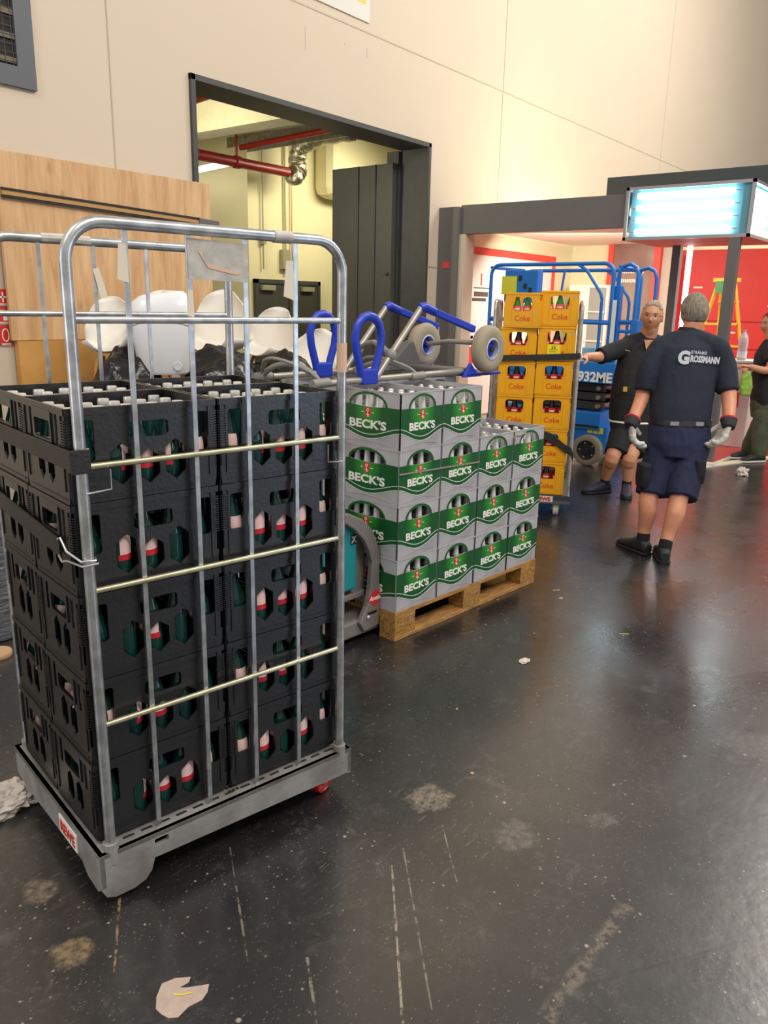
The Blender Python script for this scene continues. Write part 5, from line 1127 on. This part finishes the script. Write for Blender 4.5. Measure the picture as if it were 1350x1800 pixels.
def face_parts(parent,c,M,root,glasses,sc=1.0):
    L=lambda x,y,z: c+M@(Vector((x,y,z))*sc)-root
    for s_ in (-1,1):
        MB().ball(L(s_*0.031,0.0800,0.008),0.0070*sc,n=12,m=8).build('eye',M_EYE,parent,True)
        MB().tube([L(s_*0.016,0.094,0.026),L(s_*0.032,0.092,0.031),L(s_*0.047,0.082,0.026)],[0.003,0.0035,0.002],6).build('eyebrow',M_BROW,parent,True)
    MB().tube([L(-0.024,0.088,-0.062),L(-0.010,0.0975,-0.060),L(0,0.0985,-0.061),L(0.010,0.0975,-0.060),L(0.024,0.088,-0.062)],[0.002,0.0045,0.005,0.0045,0.002],8).build('lips',M_LIP,parent,True)
    if glasses:
        g=MB()
        for s_ in (-1,1):
            g.tube([L(s_*0.032+0.023*math.cos(a),0.103-0.008*abs(math.cos(a))*(1 if math.cos(a)*s_>0 else 0),0.006+0.016*math.sin(a)) for a in [2*PI*k/18 for k in range(18)]],0.0011,5,closed=True)
            g.tube([L(s_*0.055,0.095,0.012),L(s_*0.082,0.0,0.006)],0.0012,5)
        g.tube([L(-0.010,0.104,0.010),L(0.010,0.104,0.010)],0.0012,5); g.build('glasses',M_GLASS,parent,True)

# ---- man seen from behind
rt=D(1160,980,5.05); root=Vector((rt.x,rt.y,0)); root=Vector((4.87,1.66,0))
m1=empty('person',root); tag(m1,'man seen from behind in navy shirt, cargo shorts and pale work gloves','person')
dp=5.07
headc=D(1220,549,5.07); hr=(CRt*0.995+CFw*0.10).normalized(); hf=UP.cross(hr).normalized(); HM=basis3(hr,hf,UP)
neck=D(1213,590,5.09); shL=D(1149,616,5.08); shR=D(1272,618,5.02); pel=D(1194,765,5.07)
elL=D(1131,692,5.12); wrL=D(1111,741,5.00); elR=D(1281,690,5.00); wrR=D(1281,742,4.90)
hipL=D(1168,790,5.10); hipR=D(1216,790,5.04)
heelL=Vector((4.90,1.64,0)); toeL=Vector((5.03,1.88,0)); heelR=Vector((4.80,1.50,0)); toeR=Vector((5.05,1.62,0))
anL=heelL+(toeL-heelL).normalized()*0.06+UP*0.10; anR=heelR+(toeR-heelR).normalized()*0.06+UP*0.10
knL=D(1141,872,5.08); knR=D(1193,876,4.99)
sk=MB(); head(sk,headc,HM,1.0,0.98); limb(sk,[headc-UP*0.06-hf*0.02,neck-UP*0.03],[0.062,0.066])
limb(sk,[shL-UP*0.02,elL,wrL-(wrL-elL)*0.04,wrL],[0.045,0.048,0.034,0.030]); limb(sk,[shR-UP*0.02,elR,wrR-(wrR-elR)*0.04,wrR],[0.045,0.048,0.034,0.030])
for hip,kn,an in ((hipL,knL,anL),(hipR,knR,anR)):
    calf=kn.lerp(an,0.33)-CFw*0.015
    limb(sk,[hip,kn,calf,kn.lerp(an,0.72),an],[0.085,0.058,0.060,0.043,0.036])
loft(sk,[(pel-UP*0.08,0.15,0.11,CRt,CFw),(pel+UP*0.1,0.16,0.11,CRt,CFw),(D(1200,690,5.07),0.16,0.12,CRt,CFw),(D(1208,625,5.07),0.18,0.11,CRt,CFw),(neck-UP*0.04,0.10,0.07,CRt,CFw)],20)
body=remeshed(sk,0.0065,4,'body',M_SKIN2,m1,root=root)
sh=MB(); R1=(CRt*0.99+CFw*0.05).normalized(); F1=UP.cross(R1)
loft(sh,[(D(1194,745,5.07),0.188,0.132,R1,F1),(D(1194,735,5.07),0.192,0.138,R1,F1),(D(1196,710,5.07),0.192,0.145,R1,F1),(D(1202,670,5.07),0.192,0.145,R1,F1),(D(1207,635,5.07),0.200,0.135,R1,F1),(D(1210,610,5.07),0.200,0.115,R1,F1),(D(1212,597,5.07),0.140,0.085,R1,F1),(D(1213,583,5.07),0.080,0.070,R1,F1)],28)
limb(sh,[D(1162,612,5.08),D(1143,642,5.08),D(1133,686,5.10)],[0.075,0.071,0.067],18,flat=True); limb(sh,[D(1260,613,5.02),D(1273,642,5.02),D(1280,688,5.00)],[0.075,0.071,0.067],18,flat=True)
limb(sh,[D(1161,609,5.08),D(1213,596,5.07),D(1261,610,5.02)],[0.062,0.070,0.062],14)
shirt=remeshed(sh,0.008,4,'shirt',M_NAVY,m1,0.007,7.0,3.1,root=root)
col=MB(); loft(col,[(D(1213,586,5.08),0.076,0.070,R1,F1),(D(1214,575,5.08),0.070,0.066,R1,F1)],20); remeshed(col,0.006,1,'collar',M_NAVY,m1,root=root)
so=MB()
loft(so,[(D(1194,800,5.07),0.165,0.135,R1,F1),(D(1194,775,5.07),0.195,0.145,R1,F1),(D(1194,752,5.07),0.195,0.138,R1,F1),(D(1195,735,5.07),0.185,0.130,R1,F1)],26)
limb(so,[D(1170,785,5.08),D(1154,830,5.10),D(1144,870,5.09)],[0.110,0.104,0.097],20,flat=True); limb(so,[D(1217,785,5.05),D(1206,830,5.03),D(1196,875,5.00)],[0.110,0.104,0.099],20,flat=True)
shorts=remeshed(so,0.008,3,'shorts',M_NAVY2,m1,0.010,9.0,1.7,root=root)
for (u,v,dd,w_,h_) in ((1131,835,5.04,0.036,0.075),(1226,828,4.98,0.036,0.075)):
    pk=MB(); c=D(u,v,dd); loft(pk,[(c-UP*h_,w_*0.9,0.050,R1,F1),(c-UP*h_*0.3,w_,0.060,R1,F1),(c+UP*h_,w_,0.055,R1,F1)],14,4)
    remeshed(pk,0.007,3,'cargo_pocket',mat('pocket_black','#12141e',0.85,bump=0.3,bscale=30),shorts,0.006,12,root=root)
bl=MB(); vs=[]; 
loft(bl,[(D(1195,744,5.07),0.196,0.141,R1,F1),(D(1195,735,5.07),0.196,0.141,R1,F1)],30); bb_=MB(); bb_.v=[p-root for p in bl.v]; bb_.f=bl.f; bb_.m=bl.m; belt_=bb_.build('belt',mat('belt_black','#17171a',0.5),m1,True,60)
for du,ww in ((-0.09,0.055),(0.07,0.05)):
    c=D(1195,739.5,5.07)+R1*du-F1*0.136; MB().box(-ww/2,ww/2,-0.004,0.004,-0.012,0.012,Matrix.Translation(c-root)@basis3(R1,F1,UP).to_4x4()).build('belt_reflector',mat('reflector','#a8a2a8',0.35,0.5),belt_)
bc=D(1206,783,5.07)
for (tx,sz,ww,dx,dz,bo) in (('G',0.105,0.075,-0.105,0.0,0.006),('ROSSMANN',0.055,0.185,0.030,-0.012,0.0025),('ETRÄNKE',0.026,0.100,-0.012,0.032,0.0004)):
    o=text_obj(text_mesh(tx,sz,0.0006,mat('shirt_print','#d3d6da',0.6),bo,width=ww),'lettering',shirt); c=D(1214,626,5.07)-F1*0.1405+R1*dx+UP*dz
    o.matrix_local=Matrix.Translation(c-root-F1*0.006)@basis3(R1,F1,UP).to_4x4()@Ry(0.06)@Rx(0.03)
hair(headc,HM,root,m1,M_HAIRG,lambda p:(p[2]>0.15 and p[1]<0.75) or (p[1]<0.12 and p[2]>-0.42) or (p[1]<-0.35 and p[2]>-0.52),0.98,0.010)
# gloves with red cuffs
for (el,wr,nrm,sd,dv) in ((elL,wrL,(-CFw*0.2+CRt),(CFw),(-UP+CRt*0.18+CFw*0.15)),(elR,wrR,(-CRt),(CFw),(-UP-CRt*0.30+CFw*0.10))):
    dd=dv.normalized(); gv=MB(); hand(gv,wr-dd*0.004,dd,nrm,sd,0.5,1.34,0.0135); g=remeshed(gv,0.005,2,'work_glove',M_GLOVE,m1,0.002,40,root=root)
    ax=(wr-el).normalized(); c0=wr-ax*0.015; s_=ax.cross(CFw).normalized(); f_=ax.cross(s_)
    cf=MB(); loft(cf,[(c0,0.050,0.045,s_,f_),(c0+ax*0.035,0.044,0.038,s_,f_),(c0+ax*0.06,0.038,0.030,s_,f_)],16); remeshed(cf,0.006,1,'glove_cuff',M_GBLK,g,0.002,30,root=root)
    cf=MB(); loft(cf,[(c0-ax*0.010,0.052,0.047,s_,f_),(c0+ax*0.006,0.0525,0.0475,s_,f_)],16); remeshed(cf,0.005,1,'cuff_binding',M_GRED,g,root=root)
for an,kn in ((anL,knL),(anR,knR)):
    s_=MB(); limb(s_,[an-UP*0.03,an+(kn-an).normalized()*0.035],[0.042,0.041]); remeshed(s_,0.006,1,'sock',M_SOCK,m1,root=root)
shoe(m1,root,heelL,toeL,M_SHOE,M_SOLE,0.285); shoe(m1,root,heelR,toeR,M_SHOE,M_SOLE,0.285)

# ---- man facing the camera, arm on the cart
root=Vector((6.25,2.55,0)); m2=empty('person',root); tag(m2,'grey haired man in black polo facing us, arm out to the yellow crates','person')
hd2=6.72; headc=D(1146,556,6.64)
hf=(-CFw*0.93-CRt*0.36-UP*0.04).normalized(); hr=hf.cross(UP).normalized(); hu=hr.cross(hf).normalized(); tl=Matrix.Rotation(-0.06,3,hf); HM=tl@basis3(hr,hf,hu)
R2=(-CRt*0.97+CFw*0.20).normalized(); F2=UP.cross(R2).normalized()   # his own right is on our left
neck=D(1137,592,6.74); pel=D(1110,738,6.76)
shA=D(1096,604,6.72); elA=D(1061,626,6.62); wrA=D(1030,627,6.45); shB=D(1166,606,6.78); elB=D(1172,655,6.82); wrB=D(1160,700,6.70)
sk=MB(); head(sk,headc,HM,1.3,1.10); limb(sk,[headc-UP*0.07-hf*0.015,neck-UP*0.03],[0.068,0.074]); limb(sk,[headc-UP*0.10+hf*0.025,neck+hf*0.02],[0.040,0.05])
limb(sk,[shA-UP*0.035,elA,wrA],[0.040,0.047,0.032]); limb(sk,[shB-UP*0.035,elB,wrB],[0.040,0.046,0.032])
hand(sk,wrA+(wrA-elA).normalized()*0.015,(wrA-elA),(-UP+CFw*0.3),(UP*0.2-CFw),0.75,1.0); hand(sk,wrB,(wrB-elB),CRt*-1,-CFw,0.45,1.0)
hA=Vector((6.50,2.57,0)); tA=Vector((6.27,2.70,0)); hB=Vector((6.56,2.45,0)); tB=Vector((6.32,2.345,0))
anA=hA+(tA-hA).normalized()*0.06+UP*0.10; anB=hB+(tB-hB).normalized()*0.06+UP*0.10
knA=D(1077,803,6.66); knB=D(1108,803,6.66); hpA=D(1092,760,6.74); hpB=D(1126,760,6.76)
for hip,kn,an in ((hpA,knA,anA),(hpB,knB,anB)):
    limb(sk,[hip,kn,kn.lerp(an,0.33)+CFw*0.012,kn.lerp(an,0.72),an],[0.085,0.060,0.061,0.044,0.036])
loft(sk,[(pel,0.15,0.11,R2,F2),(D(1125,660,6.74),0.16,0.12,R2,F2),(neck-UP*0.05,0.10,0.07,R2,F2)],18)
body=remeshed(sk,0.0055,3,'body',M_SKIN,m2,root=root)
face_parts(body,headc,HM,root,True,1.10)
sh=MB(); loft(sh,[(D(1110,742,6.76),0.185,0.150,R2,F2),(D(1111,722,6.76),0.190,0.160,R2,F2),(D(1115,690,6.75),0.195,0.170,R2,F2),(D(1122,655,6.74),0.195,0.155,R2,F2),(D(1130,622,6.74),0.195,0.130,R2,F2),(D(1134,606,6.74),0.160,0.100,R2,F2),(D(1136,594,6.74),0.085,0.078,R2,F2)],26)
limb(sh,[D(1106,608,6.73),D(1078,618,6.67),D(1054,626,6.60)],[0.075,0.074,0.068],18,flat=True); limb(sh,[D(1156,608,6.78),D(1167,630,6.80),D(1171,657,6.82)],[0.074,0.072,0.066],18,flat=True)
limb(sh,[D(1104,602,6.73),D(1136,597,6.74),D(1158,602,6.78)],[0.06,0.07,0.06],14)
shirt=remeshed(sh,0.007,3,'polo_shirt',M_BCL,m2,0.006,7.0,9.2,root=root)
nk=MB(); c=D(1136,609,6.74)+F2*0.122-root
MB().plate([(-0.036,0.060),(0.036,0.060),(0.004,-0.055),(-0.004,-0.055)],[],0.012,Matrix.Translation(c+F2*0.024)@basis3(-R2,-F2,UP).to_4x4()@Rx(-0.10)).build('open_neck',M_SKIN,shirt)
for s_ in (-1,1): MB().beam(c+R2*s_*0.036+UP*0.05+F2*-0.006,c+R2*s_*0.006-UP*0.045+F2*0.018,0.016,0.006,F2).build('collar_edge',M_BCL,shirt)
c=D(1103,617,6.62)-root; MB().beam(c-R2*0.02,c+R2*0.02+UP*0.008,0.008,0.006).build('pen',mat('gold_pen','#c9b27a',0.4,0.5),shirt)
c=D(1099,684,6.58)-root; MB().box(-0.016,0.016,-0.004,0.004,-0.02,0.02,Matrix.Translation(c)@basis3(R2,F2,UP).to_4x4()).build('yellow_clip',mat('clip_yellow','#c9a43a',0.5),shirt)
hm=MB(); loft(hm,[(D(1109,741,6.76),0.187,0.153,R2,F2),(D(1109,738,6.76),0.187,0.154,R2,F2)],26); hh=MB(); hh.v=[p-root for p in hm.v]; hh.f=hm.f; hh.m=hm.m; hh.build('white_hem',M_WTX,shirt,True,60)
so=MB(); loft(so,[(D(1110,775,6.75),0.165,0.13,R2,F2),(D(1110,745,6.75),0.180,0.142,R2,F2),(D(1110,730,6.75),0.17,0.13,R2,F2)],24)
limb(so,[D(1092,765,6.74),D(1083,797,6.68)],[0.105,0.096],18,flat=True); limb(so,[D(1124,765,6.76),D(1114,797,6.70)],[0.105,0.094],18,flat=True)
remeshed(so,0.007,2,'shorts',M_BCL,m2,0.007,9,4.4,root=root)
hair(headc,HM,root,m2,M_HAIRW,lambda p:(p[2]>0.45 and p[1]<0.62) or (p[2]>0.62 and p[1]<0.72) or (p[1]<-0.05 and p[2]>-0.35),1.10,0.005,wav=0.0015)
for an,kn in ((anA,knA),(anB,knB)):
    s_=MB(); limb(s_,[an-UP*0.03,an+(kn-an).normalized()*0.03],[0.042,0.040]); remeshed(s_,0.006,1,'sock',M_SOCK,m2,root=root)
M_SH2=mat('blue_black_shoe','#22263a',0.6); shoe(m2,root,hA,tA,M_SH2,M_SOLE,0.28); shoe(m2,root,hB,tB,M_SH2,M_SOLE,0.28)

# ---- man at the right edge, side on
root=Vector((9.15,1.98,0)); m3=empty('person',root); tag(m3,'man in black T-shirt and olive trousers cut by the right picture edge','person')
d3=8.45; F3=(-CRt*0.98-CFw*0.2).normalized(); R3=F3.cross(UP).normalized()
headc=D(1354,568,d3); HM=basis3(R3,(F3-UP*0.12).normalized(),UP); neck=D(1358,596,d3); pel=D(1345,712,d3)
sk=MB(); head(sk,headc,HM,1.0,0.98); limb(sk,[headc-UP*0.06,neck-UP*0.03],[0.058,0.062])
sA=D(1356,615,8.30); eA=D(1352,650,8.22); wA=D(1320,645,8.25); sB=D(1358,615,8.60); eB=D(1352,652,8.62); wB=D(1322,648,8.50)
limb(sk,[sA,eA,wA],[0.052,0.044,0.030]); limb(sk,[sB,eB,wB],[0.052,0.044,0.030]); hand(sk,wA+(wA-eA).normalized()*0.01,(wA-eA),-UP,CFw,0.6); hand(sk,wB,(wB-eB),-UP,-CFw,0.6)
loft(sk,[(pel,0.14,0.10,R3,F3),(D(1352,640,d3),0.15,0.11,R3,F3),(neck-UP*0.04,0.09,0.07,R3,F3)],16)
body=remeshed(sk,0.006,3,'body',M_SKIN,m3,root=root); face_parts(body,headc,HM,root,True,0.98)
sh=MB(); loft(sh,[(D(1346,712,d3),0.165,0.130,R3,F3),(D(1347,690,d3),0.170,0.145,R3,F3),(D(1350,655,d3),0.175,0.140,R3,F3),(D(1353,625,d3),0.18,0.125,R3,F3),(D(1357,604,d3),0.12,0.085,R3,F3),(D(1358,596,d3),0.075,0.07,R3,F3)],24)
limb(sh,[D(1356,613,8.33),D(1354,638,8.24)],[0.075,0.066],16,flat=True); limb(sh,[D(1357,613,8.57),D(1354,638,8.60)],[0.075,0.066],16,flat=True)
remeshed(sh,0.008,3,'shirt',M_BCL,m3,0.006,7,2.2,root=root)
q0=Vector((8.80,2.07,0)); dirn=Vector((F3.x,F3.y,0)).normalized(); hA=q0-dirn*0.26+Vector((0.0,0,0)); tA=q0
hB=hA+CFw*0.22+dirn*0.02; tB=hB+dirn*0.27
aA=hA+dirn*0.07+UP*0.09; aB=hB+dirn*0.07+UP*0.09
tr=MB(); loft(tr,[(D(1345,735,d3),0.15,0.125,R3,F3),(D(1345,712,d3),0.165,0.135,R3,F3),(D(1346,700,d3),0.16,0.128,R3,F3)],22)
limb(tr,[D(1344,730,8.40),aA.lerp(D(1344,730,8.40),0.5)+F3*0.02,aA+UP*0.01],[0.11,0.085,0.072],18); limb(tr,[D(1347,730,8.55),aB.lerp(D(1347,730,8.55),0.5)+F3*0.02,aB+UP*0.01],[0.11,0.085,0.072],18)
remeshed(tr,0.008,3,'trousers',mat('olive_trousers','#4b5238',0.85,color2='#353a2a',vscale=5,bump=0.4,bscale=24),m3,0.008,9,6.1,root=root)
hair(headc,HM,root,m3,mat('dark_hair','#4a3b30',0.8,bump=0.6,bscale=120),lambda p:(p[2]>0.40 and p[1]<0.70) or (p[1]<0.05 and p[2]>-0.35),0.98,0.008)
shoe(m3,root,hA,tA,M_SHOE,mat('pale_sole','#cfc8ba',0.6),0.28); shoe(m3,root,hB,tB,M_SHOE,mat('pale_sole','#cfc8ba'),0.28)
gb=MB(); c=D(1312,672,8.22); loft(gb,[(c+UP*0.11,0.03,0.02,F3,R3),(c+UP*0.05,0.06,0.03,F3,R3),(c-UP*0.05,0.07,0.035,F3,R3),(c-UP*0.13,0.05,0.03,F3,R3)],16)
o=remeshed(gb,0.007,2,'green_pouch',mat('green_film','#8db043',0.4,bump=0.6,bscale=25),None,0.012,16,root=c); o.location=c; tag(o,'crumpled light green bag held by the man at the right edge','bag')
